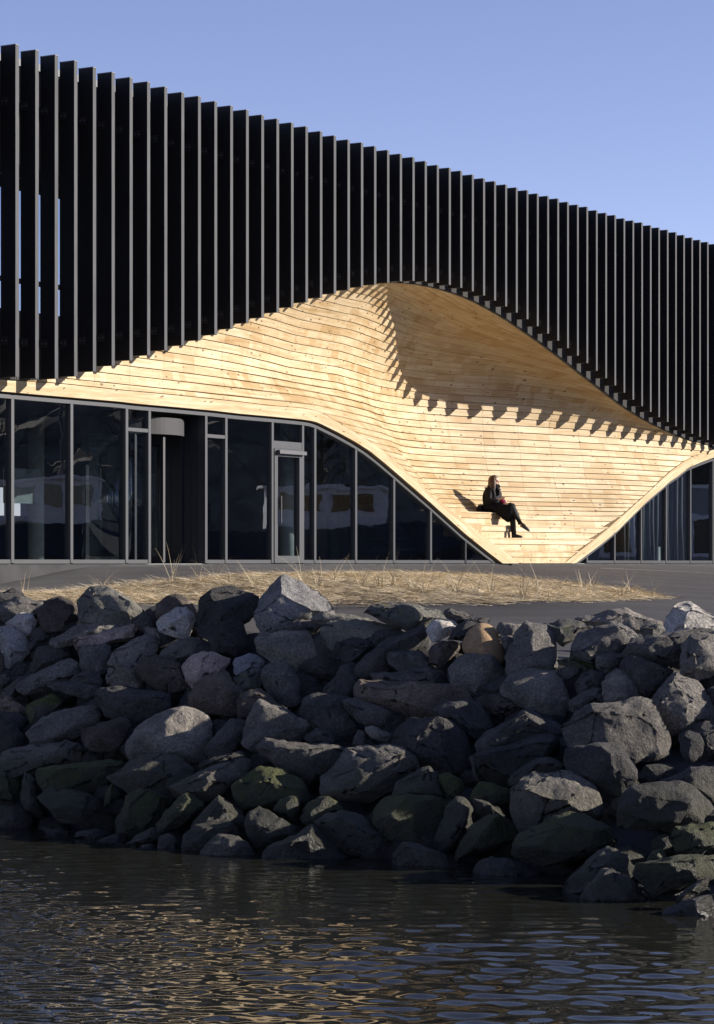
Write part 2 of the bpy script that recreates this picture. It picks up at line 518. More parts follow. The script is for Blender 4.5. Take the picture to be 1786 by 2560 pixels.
cp += [(7.03,3.69,.68),(8.5,3.69,.88),(9.9,3.69,1.09),(11.5,3.69,1.39),(13.5,3.69,1.88),(15.6,3.69,2.52)]
cp += [(19,1.12,1.70),(19,1.63,2.04),(19,2.13,2.32),(19,2.73,2.55),
       (21,1.12,1.28),(21,1.63,1.56),(21,2.13,1.73),(21,2.73,1.84),
       (17.5,1.12,1.62),(17.5,2.03,2.32),(17.5,2.83,2.68),(15.6,2.03,1.55),(15.6,2.83,2.25),
       (23,1.63,.90),(23,2.3,1.14)]
cp = np.array(cp)
SU, SZ = 1.0, 2.2                                   # scale so that both directions weigh alike
pts = np.array([(u * SU, warp(u, z) * SZ) for u, z, w in cp])
def tpsk(d2):
    d2 = np.maximum(d2, 1e-9)
    return .5 * d2 * np.log(d2)
n_ = len(pts)
K = tpsk(((pts[:, None] - pts[None]) ** 2).sum(2)) + np.eye(n_) * .35
Pm = np.c_[np.ones(n_), pts]
sysm = np.block([[K, Pm], [Pm.T, np.zeros((3, 3))]])
sol = np.linalg.solve(sysm, np.r_[cp[:, 2], np.zeros(3)])
# table of profiles: for every u the course coordinate q (height, then length along the ceiling), z and w
TU = np.arange(-.2, 29.6, .05)
NT = 140
TQ = np.zeros((len(TU), NT)); TZ = np.zeros_like(TQ); TW = np.zeros_like(TQ)
ZREF = 3.2
for i, u in enumerate(TU):
    zb, za = zrange(u)
    y_ = zb + (za - zb) * np.linspace(0, 1, NT)
    q = np.c_[np.full(NT, u * SU), y_ * SZ]
    w_ = tpsk(((q[:, None] - pts[None]) ** 2).sum(2)) @ sol[:n_] + sol[n_] + q @ sol[n_ + 1:]
    w_ = np.maximum(WB - .02, w_)
    l_, r_ = ENDS[3]
    if l_ - .3 < u < r_ + .3:                       # seat back: leans away above the top bench
        zz_ = zb + (za - zb) * (1 - (1 - np.linspace(0, 1, NT)) ** (1 / pexp(u)))
        zr_ = min(2.45, za - .1)
        wr_ = float(np.interp(zr_, zz_, w_))
        uc_ = min(max(u, l_), r_)
        lo_ = nosing(3, uc_) + .42 * min(1, (uc_ - l_) / 1.0, (r_ - uc_) / 2.6)
        lo_ = min(lo_, wr_ - .05)
        g_ = 1 - (1 - np.clip((zz_ - 1.12) / (zr_ - 1.12), 0, 1)) ** 1.6
        wt_ = smooth01((u - l_ + .3) / .9) * smooth01((r_ + .3 - u) / .9)
        w_ = np.where(zz_ < zr_, w_ * (1 - wt_) + wt_ * (lo_ + (wr_ - lo_) * g_), w_)
    t = 1 - (1 - np.linspace(0, 1, NT)) ** (1 / pexp(u))
    z_ = zb + (za - zb) * t
    ds = np.hypot(np.diff(z_), np.diff(w_))
    dq = np.where((z_[:-1] + z_[1:]) / 2 < ZREF, np.diff(z_), ds)
    TZ[i], TW[i] = z_, w_
    TQ[i] = zb + np.r_[0, np.cumsum(dq)]
def prof(u, q):
    f_ = (u - TU[0]) / .05
    i = int(min(max(f_, 0), len(TU) - 2)); f_ = min(1, max(0, f_ - i))
    z = w = 0
    for k, wt in ((i, 1 - f_), (i + 1, f_)):
        z += wt * float(np.interp(q, TQ[k], TZ[k])); w += wt * float(np.interp(q, TQ[k], TW[k]))
    return z, w
def q_top(u):
    i = int(min(max(round((u - TU[0]) / .05), 0), len(TU) - 1))
    return TQ[i][-1]
def Wf(u, z):
    i = int(min(max(round((u - TU[0]) / .05), 0), len(TU) - 1))
    return float(np.interp(z, TZ[i], TW[i]))

# course heights
levels = [STEP / 2 * i for i in range(9)]
while levels[-1] < 7.2:
    z = levels[-1]
    levels.append(z + min(.158, .092 + .042 * (z - 1.12)))

def surf(u, q, riser=None):
    if riser is not None:
        return Vector((u, nosing(riser, u), q)), Vector((0, -1, 0))
    e_ = .03
    z, w = prof(u, q); z1, w1 = prof(u + e_, q); z2, w2 = prof(u, q + e_); z0, w0 = prof(u, q - e_)
    tu = Vector((e_, w1 - w, z1 - z)); tq = Vector((0, w2 - w0, z2 - z0))
    nrm = tu.cross(tq)
    nrm = nrm.normalized() if nrm.length > 1e-7 else Vector((0, -1, 0))
    return Vector((u, w, z)), nrm

def top_q(u, riser): return (arch(u) if riser is not None else q_top(u)) - .004
pieces = []
rp = random.Random(3)
for ci in range(len(levels) - 1):
    z0, z1 = levels[ci], levels[ci + 1]
    riser = ci // 2 if ci < 8 else None
    us = np.arange(0, 29.01, .02)
    ok = [min(z1, top_q(u, riser)) - max(z0, beam_top(u) + .004) > .012 for u in us]
    i = 0
    while i < len(us):
        if not ok[i]:
            i += 1; continue
        j = i
        while j + 1 < len(us) and ok[j + 1]: j += 1
        # split the run at the joint lines, one metre apart
        cuts = [us[i]] + [c for c in (np.arange(0, 30) + .05) if us[i] + .2 < c < us[j] - .2] + [us[j]]
        for a_, b_ in zip(cuts[:-1], cuts[1:]):
            if b_ - a_ > .1:
                pieces.append((ci, z0, z1, riser, a_ + .0025, b_ - .0025))
        i = j + 1

def board_mesh(p):
    ci, z0, z1, riser, a_, b_ = p
    n = max(2, int(math.ceil((b_ - a_) / .17)) + 1)
    V = []; F = []; BC = []
    jit = rp.uniform(-.003, .004)
    for u in np.linspace(a_, b_, n):
        zl = max(z0, beam_top(u) + .002); zh = min(z1 - .001, top_q(u, riser))
        if zh < zl + .004: zh = zl + .004
        Pl, Nl = surf(u, zl, riser); Ph, Nh = surf(u, zh, riser)
        lip = (.19 * min(.15, z1 - z0) + .5 * jit) * (1 - .8 * max(0, -Nl.z))
        if zl > z0 + .003: lip *= .4
        Pl2 = Pl + (Ph - Pl) * min(.3, .009 / max(.004, (Ph - Pl).length))
        V += [Pl2 + Nl * lip, Ph + Nh * .003, Ph - Nh * .010, Pl2 - Nl * .012]
        wd = (Ph - Pl).length
        BC += [(u, 0, ci + .5), (u, wd, ci + .5), (u, wd, ci + .5), (u, 0, ci + .5)]
    for k in range(n - 1):
        q, r = 4 * k, 4 * k + 4
        F += [(q, r, r + 1, q + 1), (q + 3, r + 3, r, q), (q + 1, r + 1, r + 2, q + 2)]
    F += [(0, 1, 2, 3), (4 * n - 1, 4 * n - 2, 4 * n - 3, 4 * n - 4)]
    return V, F, BC

def wood_attr(me, bc, tint):
    at = me.attributes.new('bc', 'FLOAT_VECTOR', 'POINT')
    at.data.foreach_set('vector', np.array(bc, dtype=np.float32).ravel())
    at2 = me.attributes.new('tint', 'FLOAT', 'POINT')
    t = np.full(len(bc), tint, dtype=np.float32) if np.isscalar(tint) else np.array(tint, dtype=np.float32)
    at2.data.foreach_set('value', t)

def img_area(p):
    ci, z0, z1, riser, a_, b_ = p
    um = (a_ + b_) / 2
    return (b_ - a_) * min(z1 - z0, top_q(um, riser) - z0, z1 - beam_top(um)) / (30 + um)
order = sorted(range(len(pieces)), key=lambda i: -img_area(pieces[i]))
keep = set(order[:298])

# dark membrane behind the boards, the boards' parent
V = []; F = []
sel = list(range(4, len(TU), 4)); sub = list(range(0, NT, 4)) + [NT - 1]
for i in sel:
    for j in sub:
        zz_ = max(TZ[i][j], 1.16)
        V.append((TU[i], Wf(TU[i], zz_) + .07 + (.03 if j > NT * .6 else 0), zz_ + (.03 if j > NT * .6 else 0)))
nz = len(sub)
for i in range(len(sel) - 1):
    for j in range(nz - 1):
        F.append((i * nz + j, (i + 1) * nz + j, (i + 1) * nz + j + 1, i * nz + j + 1))
for k in range(4):                                  # membrane behind the risers
    for u0_ in np.arange(ENDS[k][0], ENDS[k][1], .1):
        u1_ = min(u0_ + .1, ENDS[k][1])
        z0a, z0b = max(STEP * k, beam_top(u0_)), max(STEP * k, beam_top(u1_))
        zt_ = STEP * (k + 1) - .03
        if z0a > zt_ or z0b > zt_: continue
        b0 = len(V)
        V += [(u0_, nosing(k, u0_) + .03, z0a), (u1_, nosing(k, u1_) + .03, z0b), (u1_, nosing(k, u1_) + .03, zt_), (u0_, nosing(k, u0_) + .03, zt_)]
        F.append((b0, b0 + 1, b0 + 2, b0 + 3))
niche = mesh_obj('timber_niche', V, F, M_SHELL, B)

RV, RF, RBC, RT_ = [], [], [], []
for i, p in enumerate(pieces):
    V, F, BC = board_mesh(p)
    tint = rp.random()
    if i in keep:
        o = mesh_obj('board', V, F, M_WOOD, niche)
        wood_attr(o.data, BC, tint)
    else:
        b0 = len(RV); RV += V; RF += [tuple(k + b0 for k in f) for f in F]; RBC += BC; RT_ += [tint] * len(BC)
o = mesh_obj('small_boards', RV, RF, M_WOOD, niche)
wood_attr(o.data, RBC, RT_)
o['kind'] = 'stuff'

# bench treads
for k in range(4):
    l, r = ENDS[k]
    zt = STEP * (k + 1)
    cuts = np.linspace(l + .02, r - .02, 6)
    for a_, b_ in zip(cuts[:-1], cuts[1:]):
        V = []; F = []; BC = []
        n = 7
        for u in np.linspace(a_ + .002, b_ - .002, n):
            w0 = nosing(k, u) - .022
            w1 = (nosing(k + 1, u) if k < 3 else Wf(u, 1.15)) + .02
            w1 = max(w1, w0 + .03)
            V += [(u, w0, zt - .022), (u, w0, zt + .003), (u, w1, zt + .003), (u, w1, zt - .022)]
            BC += [(u, 0, 70 + k), (u, 0, 70 + k), (u, w1 - w0, 70 + k), (u, w1 - w0, 70 + k)]
        for q in range(n - 1):
            s0, s1 = 4 * q, 4 * q + 4
            F += [(s0, s1, s1 + 1, s0 + 1), (s0 + 1, s1 + 1, s1 + 2, s0 + 2), (s0 + 3, s1 + 3, s1, s0)]
        F += [(0, 1, 2, 3), (4 * n - 1, 4 * n - 2, 4 * n - 3, 4 * n - 4)]
        o = mesh_obj('tread_board', V, F, M_WOOD, niche)
        wood_attr(o.data, BC, rp.random())

# glulam edge beams
def beam(name, top, bot, w0, w1):
    # walk both edges by arc length
    def resample(c, n):
        c = np.array(c); s = np.r_[0, np.cumsum(np.hypot(*np.diff(c, axis=0).T))]
        t = np.linspace(0, s[-1], n)
        return np.c_[np.interp(t, s, c[:, 0]), np.interp(t, s, c[:, 1])]
    n = 140
    T_, B_ = resample(top, n), resample(bot, n)
    V = []; F = []; BC = []
    s = 0
    for i in range(n):
        if i: s += float(np.hypot(*(T_[i] - T_[i - 1])))
        V += [(B_[i][0], w0, B_[i][1]), (T_[i][0], w0, T_[i][1]), (T_[i][0], w1, T_[i][1]), (B_[i][0], w1, B_[i][1])]
        h = .19
        BC += [(s, 0, 90), (s, h, 90), (s, h + .2, 90), (s, .2, 91)]
    for i in range(n - 1):
        q, r = 4 * i, 4 * i + 4
        F += [(q, r, r + 1, q + 1), (q + 1, r + 1, r + 2, q + 2), (q + 2, r + 2, r + 3, q + 3), (q + 3, r + 3, r, q)]
    F += [(0, 1, 2, 3), (4 * n - 1, 4 * n - 2, 4 * n - 3, 4 * n - 4)]
    o = mesh_obj(name, V, F, M_BEAM, B)
    wood_attr(o.data, BC, .62)
    return o
def clip(c, u0, u1):
    out = [p for p in c if u0 <= p[0] <= u1]
    return out
beam('edge_beam', [(-8, 2.84)] + [p for p in BT if p[0] > -2], [(-8, 2.64)] + [p for p in BB if p[0] > -2], W_BEAM, W_BEAM + .2)
beam('edge_beam', [p for p in RT if p[0] < 50] + [(36, RT[-1][1])], [p for p in RB if p[0] < 50] + [(36, RB[-1][1])], W_BEAM, W_BEAM + .2)

# ------------------------------------------------------------------ fins
fin_u0 = .453
FINS = [fin_u0 + .4975 * k for k in range(-8, 68)]
for u in FINS:
    zb = arch(u)
    jz = random.uniform(-.012, .012); ju = random.uniform(-.006, .006)
    x0, x1 = u - FIN_T + ju, u + ju
    V = [(x0, 0, zb), (x1, 0, zb), (x1, FIN_D, zb), (x0, FIN_D, zb), (x0, 0, FIN_TOP + jz), (x1, 0, FIN_TOP + jz), (x1, FIN_D, FIN_TOP + jz), (x0, FIN_D, FIN_TOP + jz)]
    F = [(0, 3, 2, 1), (4, 5, 6, 7), (0, 1, 5, 4), (1, 2, 6, 5), (2, 3, 7, 6), (3, 0, 4, 7)]
    o = mesh_obj('fin', V, F, M_FIN_SIDE, B)
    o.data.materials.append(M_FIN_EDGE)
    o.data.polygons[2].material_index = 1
    cap = MB(); cap.box(x0 - .004, x1 + .004, -.006, FIN_D + .004, FIN_TOP + jz + .001, FIN_TOP + jz + .016)
    cap.build('cap', M_CAP, o)
    lowb = .26 + .3 * (1 - smooth01((u - 1) / 5))
    for zc in (FIN_TOP - .84, zb + lowb):
        m = MB()
        m.box(x0 - .008, x0 - .0005, FIN_D - .15, FIN_D + .06, zc - .065, zc + .065)
        br = m.build('bracket', M_BRACKET, o)
        for yb in (FIN_D - .115, FIN_D - .04):
            m = MB()
            m.tube([(x0 - .0075, yb, zc), (x0 - .022, yb, zc)], .011, 6)
            m.build('bolt', M_BOLT, br)

# cladding of thin upright battens behind the fins, fixed to a black wall sheet
U0, U1 = -4.2, 34.2
WIN_U1, WIN_Z0, WIN_Z1 = 2.75, 3.95, 6.25
V = []; F = []
nst = 160
uu = np.linspace(U0, U1, nst)
for u in uu:
    V += [(u, W_CLAD + .03, arch(u) + .012), (u, W_CLAD + .03, WIN_Z0), (u, W_CLAD + .03, WIN_Z1), (u, W_CLAD + .03, FIN_TOP - .16)]
for i in range(nst - 1):
    q, r = 4 * i, 4 * i + 4
    um = (uu[i] + uu[i + 1]) / 2
    if um > WIN_U1:
        hi = arch(um)
        if hi < WIN_Z0 - .05: F.append((q, r, r + 1, q + 1))
        F.append((q + 1, r + 1, r + 2, q + 2) if hi < WIN_Z0 - .05 else (q, r, r + 2, q + 2))
    else:
        F.append((q, r, r + 1, q + 1))
    F.append((q + 2, r + 2, r + 3, q + 3))
clad = mesh_obj('cladding', V, F, M_BRACKET, B)
m = MB()
bu = U0
while bu < U1:
    zb = arch(bu)
    if bu < WIN_U1:
        m.box(bu, bu + .027, W_CLAD, W_CLAD + .028, zb, WIN_Z0)
        m.box(bu, bu + .027, W_CLAD, W_CLAD + .028, WIN_Z1, FIN_TOP - .17)
    else:
        m.box(bu, bu + .027, W_CLAD, W_CLAD + .028, zb, FIN_TOP - .17)
    bu += .044
o = m.build('battens', M_CLAD, clad)
o['kind'] = 'stuff'
# arch edge trim where cladding meets the boards
m = MB()
ring = []
for u in np.linspace(.2, 29, 240):
    z = arch(u)
    ring.append([(u, W_CLAD + .031, z - .012), (u, W_CLAD + .031, z + .012), (u, W_CLAD + .08, z + .012), (u, W_CLAD + .08, z - .012)])
m.loft(ring)
m.build('drip_edge', M_FRAME_D, B)
# parapet coping
m = MB(); m.box(U0, U1, W_CLAD - .03, W_CLAD + .5, FIN_TOP - .165, FIN_TOP - .055)
m.build('parapet_coping', M_CAP, B)
m = MB(); m.box(U0 + .1, U1 - .1, W_CLAD + .5, 6.6, FIN_TOP - .4, FIN_TOP - .2)
m.build('roof', M_CAP, B)
# steel rails carrying the brackets
for zr in (FIN_TOP - .84,):
    m = MB(); m.box(U0, U1, FIN_D + .012, W_CLAD - .004, zr - .045, zr + .045)
    m.build('rail', M_BRACKET, B)

# upper windows behind the fins at the near end
edges = [U0, -2.6, -1.2, .2, 1.5, WIN_U1]
for a_, b_ in zip(edges[:-1], edges[1:]):
    for z0, z1 in ((WIN_Z0 + .02, 4.42), (4.48, WIN_Z1 - .02)):
        m = MB(); m.box(a_ + .03, b_ - .03, W_CLAD + .12, W_CLAD + .14, z0, z1)
        m.build('upper_pane', M_GLASS_UP, B)
    m = MB()
    m.box(b_ - .03, b_ + .03, W_CLAD + .06, W_CLAD + .18, WIN_Z0, WIN_Z1)
    m.build('upper_mullion', M_FRAME_D, B)
m = MB()
m.box(U0, WIN_U1, W_CLAD + .05, W_CLAD + .2, 4.42, 4.48)
m.box(U0, WIN_U1, W_CLAD + .02, W_CLAD + .2, WIN_Z0 - .05, WIN_Z0 + .02)
m.box(U0, WIN_U1, W_CLAD + .02, W_CLAD + .2, WIN_Z1 - .02, WIN_Z1 + .05)
m.build('upper_transom', M_FRAME_D, B)

# ------------------------------------------------------------------ glazing at street level
def ug(px): return pix(px, 1300, W_GLASS)[0]
mull = [-3.0, -1.35] + [ug(x) for x in (25, 173, 311, 368)]
ENT = (ug(368), ug(509.6))
mull2 = [ug(x) for x in (509.6, 560, 676, 752, 782.6, 885, 980.4, 1072.5, 1159.6)]
mull3 = [ug(x) for x in (1463.5, 1533, 1599.5, 1662, 1723, 1779)]
mull3 += [mull3[-1] + 1.9, mull3[-1] + 3.8, mull3[-1] + 5.6]
DOOR = (mull2[2], mull2[3])
HEAD = .045
def gtop(u): return glass_top(u) - .05
def pane_poly(a_, b_, z0, z1=None):
    us_ = np.linspace(a_, b_, 9)
    up = [(u, min(gtop(u), z1 if z1 else 9)) for u in us_]
    up = [(u, z) for u, z in up if z > z0 + .004]
    if len(up) < 2: return None
    V = [(u, W_GLASS, z0) for u, z in up] + [(u, W_GLASS, z) for u, z in up]
    n = len(up)
    return V, [(i, i + 1, n + i + 1, n + i) for i in range(n - 1)]
def glaze(edges, skip=(), trans={}):
    for k, u in enumerate(edges):
        h = gtop(u)
        if h < .12: continue
        m = MB()
        m.box(u - .035, u + .035, W_GLASS - .055, W_GLASS + .09, .02, h)
        m.build('mullion', M_FRAME, B)
    for k, (a_, b_) in enumerate(zip(edges[:-1], edges[1:])):
        if k in skip: continue
        ts = trans.get(k)
        spans = [(.075, None)] if not ts else [(.075, ts - .03), (ts + .03, None)]
        for z0, z1 in spans:
            pp = pane_poly(a_ + .03, b_ - .03, z0, z1)
            if pp: mesh_obj('glass_pane', *pp, M_GLASS, B)
        if ts:
            m = MB(); m.box(a_ + .036, b_ - .036, W_GLASS - .05, W_GLASS + .08, ts - .03, ts + .03)
            m.build('transom', M_FRAME, B)
        # sill and head rails
        if gtop((a_ + b_) / 2) > .1:
            m = MB(); m.box(a_ + .036, b_ - .036, W_GLASS - .045, W_GLASS + .08, .012, .075)
            m.build('sill', M_FRAME, B)
zt1 = pix(340, 1075, W_GLASS)[1]; zt2 = pix(535, 1091, W_GLASS)[1]; zt3 = pix(714, 1107, W_GLASS)[1]
glaze(mull, trans={4: zt1})
glaze(mull2, skip=(2,), trans={0: zt2})
glaze([URB - .0] + mull3)
glaze([mull2[-1], ULB - .12])
# head rail and shadow gap following the beam
def head_rail(name, u0, u1, off0, off1, w0, w1, mat):
    m = MB(); ring = []
    for u in np.linspace(u0, u1, 90):
        g = glass_top(u)
        if g < .06: continue
        # offset perpendicular to the slope
        sl = (glass_top(u + .05) - glass_top(u - .05)) / .1
        k = math.sqrt(1 + sl * sl)
        ring.append([(u, w0, max(.013, g - off1 * k)), (u, w0, max(.014, g - off0 * k)), (u, w1, max(.014, g - off0 * k)), (u, w1, max(.013, g - off1 * k))])
    m.loft(ring)
    return m.build(name, mat, B)
for a_, b_ in ((-7.9, ULB - .03), (URB + .03, 35.5)):
    head_rail('head_rail', a_, b_, .035, .095, W_GLASS - .06, W_GLASS + .09, M_FRAME)
    head_rail('shadow_gap', a_, b_, .004, .034, W_GLASS - .0, W_GLASS + .09, M_FRAME_D)

# side door
a_, b_ = DOOR
door = MB()
door.box(a_ + .04, a_ + .15, W_GLASS - .07, W_GLASS + .05, .02, zt3 - .12)
door.box(b_ - .15, b_ - .04, W_GLASS - .07, W_GLASS + .05, .02, zt3 - .12)
door.box(a_ + .15, b_ - .15, W_GLASS - .07, W_GLASS + .05, zt3 - .26, zt3 - .12)
door.box(a_ + .15, b_ - .15, W_GLASS - .07, W_GLASS + .05, .02, .15)
d = door.build('side_door', M_FRAME, B)
V = [(a_ + .15, W_GLASS, .15), (b_ - .15, W_GLASS, .15), (b_ - .15, W_GLASS, zt3 - .26), (a_ + .15, W_GLASS, zt3 - .26)]
mesh_obj('pane', V, [(0, 1, 2, 3)], M_GLASS, d)
m = MB(); m.box(a_ + .1, b_ - .02, W_GLASS - .15, W_GLASS - .071, zt3 - .215, zt3 - .15)
m.build('door_closer', M_ALU, d)
m = MB(); m.tube([(a_ + .19, W_GLASS - .12, .75), (a_ + .19, W_GLASS - .12, 1.25)], .013, 8)
m.build('handle', M_ALU, d)
m = MB(); m.box(a_ + .036, b_ - .036, W_GLASS - .05, W_GLASS + .08, zt3 - .115, zt3 + .02)
m.build('transom', M_FRAME, B)
pp = pane_poly(a_ + .03, b_ - .03, zt3 + .02)
mesh_obj('glass_pane', *pp, M_GLASS, B)

# entrance bay with revolving door drum
eu0, eu1 = ENT
RD, UC, WC = 1.05, eu0 + .88, W_GLASS + 1.12
zd0, zd1 = pix(430, 1091, W_GLASS + .4)[1], gtop(eu0) - .12
def arc(r, a0, a1, n, z0, z1, th):
    m = MB(); ring = []
    for t in np.linspace(a0, a1, n):
        c_, s_ = math.cos(t), math.sin(t)
        ring.append([(UC + r * c_, WC + r * s_, z0), (UC + r * c_, WC + r * s_, z1), (UC + (r - th) * c_, WC + (r - th) * s_, z1), (UC + (r - th) * c_, WC + (r - th) * s_, z0)])
    m.loft(ring)
    return m
drum = arc(RD, math.radians(170), math.radians(372), 40, zd0, zd1, .05).build('revolving_door', M_FASCIA, B)
for a0, a1 in ((318, 372), (172, 226)):
    g = arc(RD - .02, math.radians(a0), math.radians(a1), 12, .03, zd0 - .01, .01)
    g.build('curved_pane', M_GLASS, drum, True)
for t in (226, 318, 345, 372):
    t = math.radians(t)
    m = MB(); c_, s_ = UC + (RD - .03) * math.cos(t), WC + (RD - .03) * math.sin(t)
    m.box(c_ - .03, c_ + .03, s_ - .03, s_ + .03, .01, zd0 - .005)
    m.build('post', M_FRAME_D, drum)
for t in (262, 352, 82, 172):
    t = math.radians(t)
    dx, dy = math.cos(t), math.sin(t)
    m = MB()
    r0, r1 = .05, RD - .09
    def quad(ra, rb, za, zb, th):
        px_, py_ = -dy * th, dx * th
        V = []
        for z in (za, zb):
            V += [(UC + ra * dx - px_, WC + ra * dy - py_, z), (UC + rb * dx - px_, WC + rb * dy - py_, z), (UC + rb * dx + px_, WC + rb * dy + py_, z), (UC + ra * dx + px_, WC + ra * dy + py_, z)]
        m.add(V, [(0, 3, 2, 1), (4, 5, 6, 7), (0, 1, 5, 4), (1, 2, 6, 5), (2, 3, 7, 6), (3, 0, 4, 7)])
    quad(r0, r1, zd0 - .16, zd0 - .03, .025); quad(r0, r1, .03, .13, .025); quad(r1 - .08, r1, .13, zd0 - .16, .025); quad(r0, r0 + .06, .13, zd0 - .16, .025)
    lf = m.build('leaf', M_FRAME_D, drum)
    V = [(UC + (r0 + .06) * dx, WC + (r0 + .06) * dy, .13), (UC + (r1 - .08) * dx, WC + (r1 - .08) * dy, .13), (UC + (r1 - .08) * dx, WC + (r1 - .08) * dy, zd0 - .16), (UC + (r0 + .06) * dx, WC + (r0 + .06) * dy, zd0 - .16)]
    mesh_obj('pane', V, [(0, 1, 2, 3)], M_GLASS, lf)
m = MB()
m.box(UC - RD, UC + RD, WC + .1, WC + RD + .05, zd1 + .02, zd1 + .1)
m.build('drum_lid', M_FRAME_D, drum)
# recess cheeks and soffit
m = MB()
m.box(eu1 - .03, eu1 + .03, W_GLASS + .092, WC + .5, .01, gtop(eu1) - .05)
for k in range(3):
    uu_ = eu1 - .032
    m.box(uu_ - .012, uu_, W_GLASS + .25 + .42 * k, W_GLASS + .27 + .42 * k, .02, gtop(eu1) - .06)
m.build('recess_panel', M_FRAME_D, B)
m = MB(); m.box(UC + RD + .06, eu1 - .032, WC + .42, WC + .5, .01, gtop(eu1) - .06)
m.build('recess_panel', M_FRAME_D, B)
m = MB(); m.box(eu0 - .05, eu1 + .03, W_GLASS + .1, WC + .5, gtop(eu1) - .045, gtop(eu1) - .01)
m.build('recess_soffit', M_FRAME_D, B)

# inside: floor, rear wall with openings, columns, stair, counter
m = MB(); m.box(-8, 36, .62, 14, -.25, .008)
m.build('floor_slab', M_INT_FLOOR, B)
m = MB()
holes = [(14.2, 16.0), (22.5, 23.2)]
x = -8
for h0, h1 in holes:
    m.box(x, h0, 12, 12.2, .01, 3.4); m.box(h0, h1, 12, 12.2, .01, 1.1); m.box(h0, h1, 12, 12.2, 1.75, 3.4); x = h1
m.box(x, 36, 12, 12.2, .01, 3.4)
m.build('rear_wall', M_INT_D, B)
m = MB(); m.box(-8, 36, 3.4, 12.19, 3.1, 3.35); m.build('ceiling_slab', M_INT_D, B)
m = MB(); m.box(-8, 8.5, .64, 3.39, 2.9, 3.1); m.build('ceiling_slab', M_INT_D, B)
m = MB(); m.box(-8.2, -8, .7, 12.2, .01, 3.3); m.box(36, 36.2, .7, 12.2, .01, 3.3); m.build('end_wall', M_INT_D, B)
m = MB(); m.box(-8, 5, 6.4, 6.6, 3.36, 7.5); m.box(17, 36, 6.4, 6.6, 3.36, 7.5); m.box(5, 17, 6.4, 6.6, 3.36, 4.2); m.box(5, 17, 6.4, 6.6, 7.3, 7.5)
for k in range(7): m.box(5 + 1.7 * k + .02, 5.08 + 1.7 * k, 6.42, 6.58, 4.2, 7.3)
m.build('upper_rear_wall', M_INT_D, B)
for px, wd, r in ((236, 2.2, .13), (718, 2.6, .14), (835, 4.5, .14), (90, 5.5, .16), (1620, 2.6, .16), (1720, 4.4, .15)):
    u = pix(px, 1300, wd)[0]
    m = MB(); m.tube([(u, wd, .01), (u, wd, 2.88)], r, 14)
    m.build('column', M_COLUMN, B, True)
m = MB()
us0 = pix(900, 1300, 3.2)[0]
for k in range(11):
    m.box(us0 + .28 * k, us0 + .28 * k + .3, 3.4, 4.6, 2.7 - .24 * k, 2.75 - .24 * k)
m.add([(us0, 3.3, 2.45), (us0 + 3.1, 3.3, 0.05), (us0 + 3.1, 3.3, .32), (us0, 3.3, 2.8), (us0, 3.36, 2.45), (us0 + 3.1, 3.36, 0.05), (us0 + 3.1, 3.36, .32), (us0, 3.36, 2.8)],
      [(0, 1, 2, 3), (7, 6, 5, 4), (0, 4, 5, 1), (3, 2, 6, 7), (0, 3, 7, 4), (1, 5, 6, 2)])
m.build('inner_stair', M_COLUMN, B)
m = MB(); uc = pix(1632, 1390, 1.6)[0]
m.box(uc - .35, uc + .35, 1.4, 1.9, .01, .42); m.build('pedestal', M_COLUMN, B)
m = MB(); uc = pix(60, 1200, 3)[0]
m.box(uc - .5, uc + .45, 3.0, 3.06, 1.05, 1.65); m.build('wall_screen', M_COLUMN, B)
for k in range(14):
    if k == 0:
        m = MB()
    uq = pix(1560 + 12 * k, 1300, 1.0)[0]
    m.tube([(uq, 1.0 + .04 * math.sin(k * 2), .05), (uq + .02, 1.02, 1.0), (uq, 1.0, 2.2)], .05, 6)
m.build('curtain', M_INT_D, B, True)

# plinth below the glazing
m = MB(); m.box(-8, 36, W_GLASS - .07, W_GLASS + .5, -1.2, -.002)
m.build('plinth', M_CONC, B)
m = MB(); m.box(UL0 - .35, UR0 + .45, W_BEAM + .012, W_GLASS - .075, -.3, -.004)
m.build('threshold', M_CONC, B)

# ------------------------------------------------------------------ ground, bank and water
crest_c = [(-60, 68), (-4.64, 32.6), (3.86, 27.2), (60, -9)]
shore_c = [(-60, 84), (-4.0, 28.0), (-1.6, 25.4), (0, 24.7), (.8, 24.2), (1.54, 23.6), (2.4, 21.4), (2.9, 20.5), (6, 16.5), (60, -30)]
def fcrest(X): return float(np.interp(X, *zip(*crest_c)))
def fshore(X): return float(np.interp(X, *zip(*shore_c)))
def grade(X, Y):
    u, w = w2loc(X, Y)
    wo = max(0, -w)
    z = -.035 - .068 * min(wo, 14)
    z -= .30 * (1 - smooth01(u / 3.4)) * smooth01((w + 30) / 20)
    return FL + z
def ground_z(X, Y):
    yc, ys = fcrest(X), fshore(X)
    if Y >= yc: return grade(X, Y)
    zc = grade(X, yc)
    t = (yc - Y) / max(.5, yc - ys)
    if t < 1: return zc - .42 * smooth01(t * 6) + (-.62 - zc + .42) * t
    return max(-2.5, -.62 - .35 * (ys - Y))

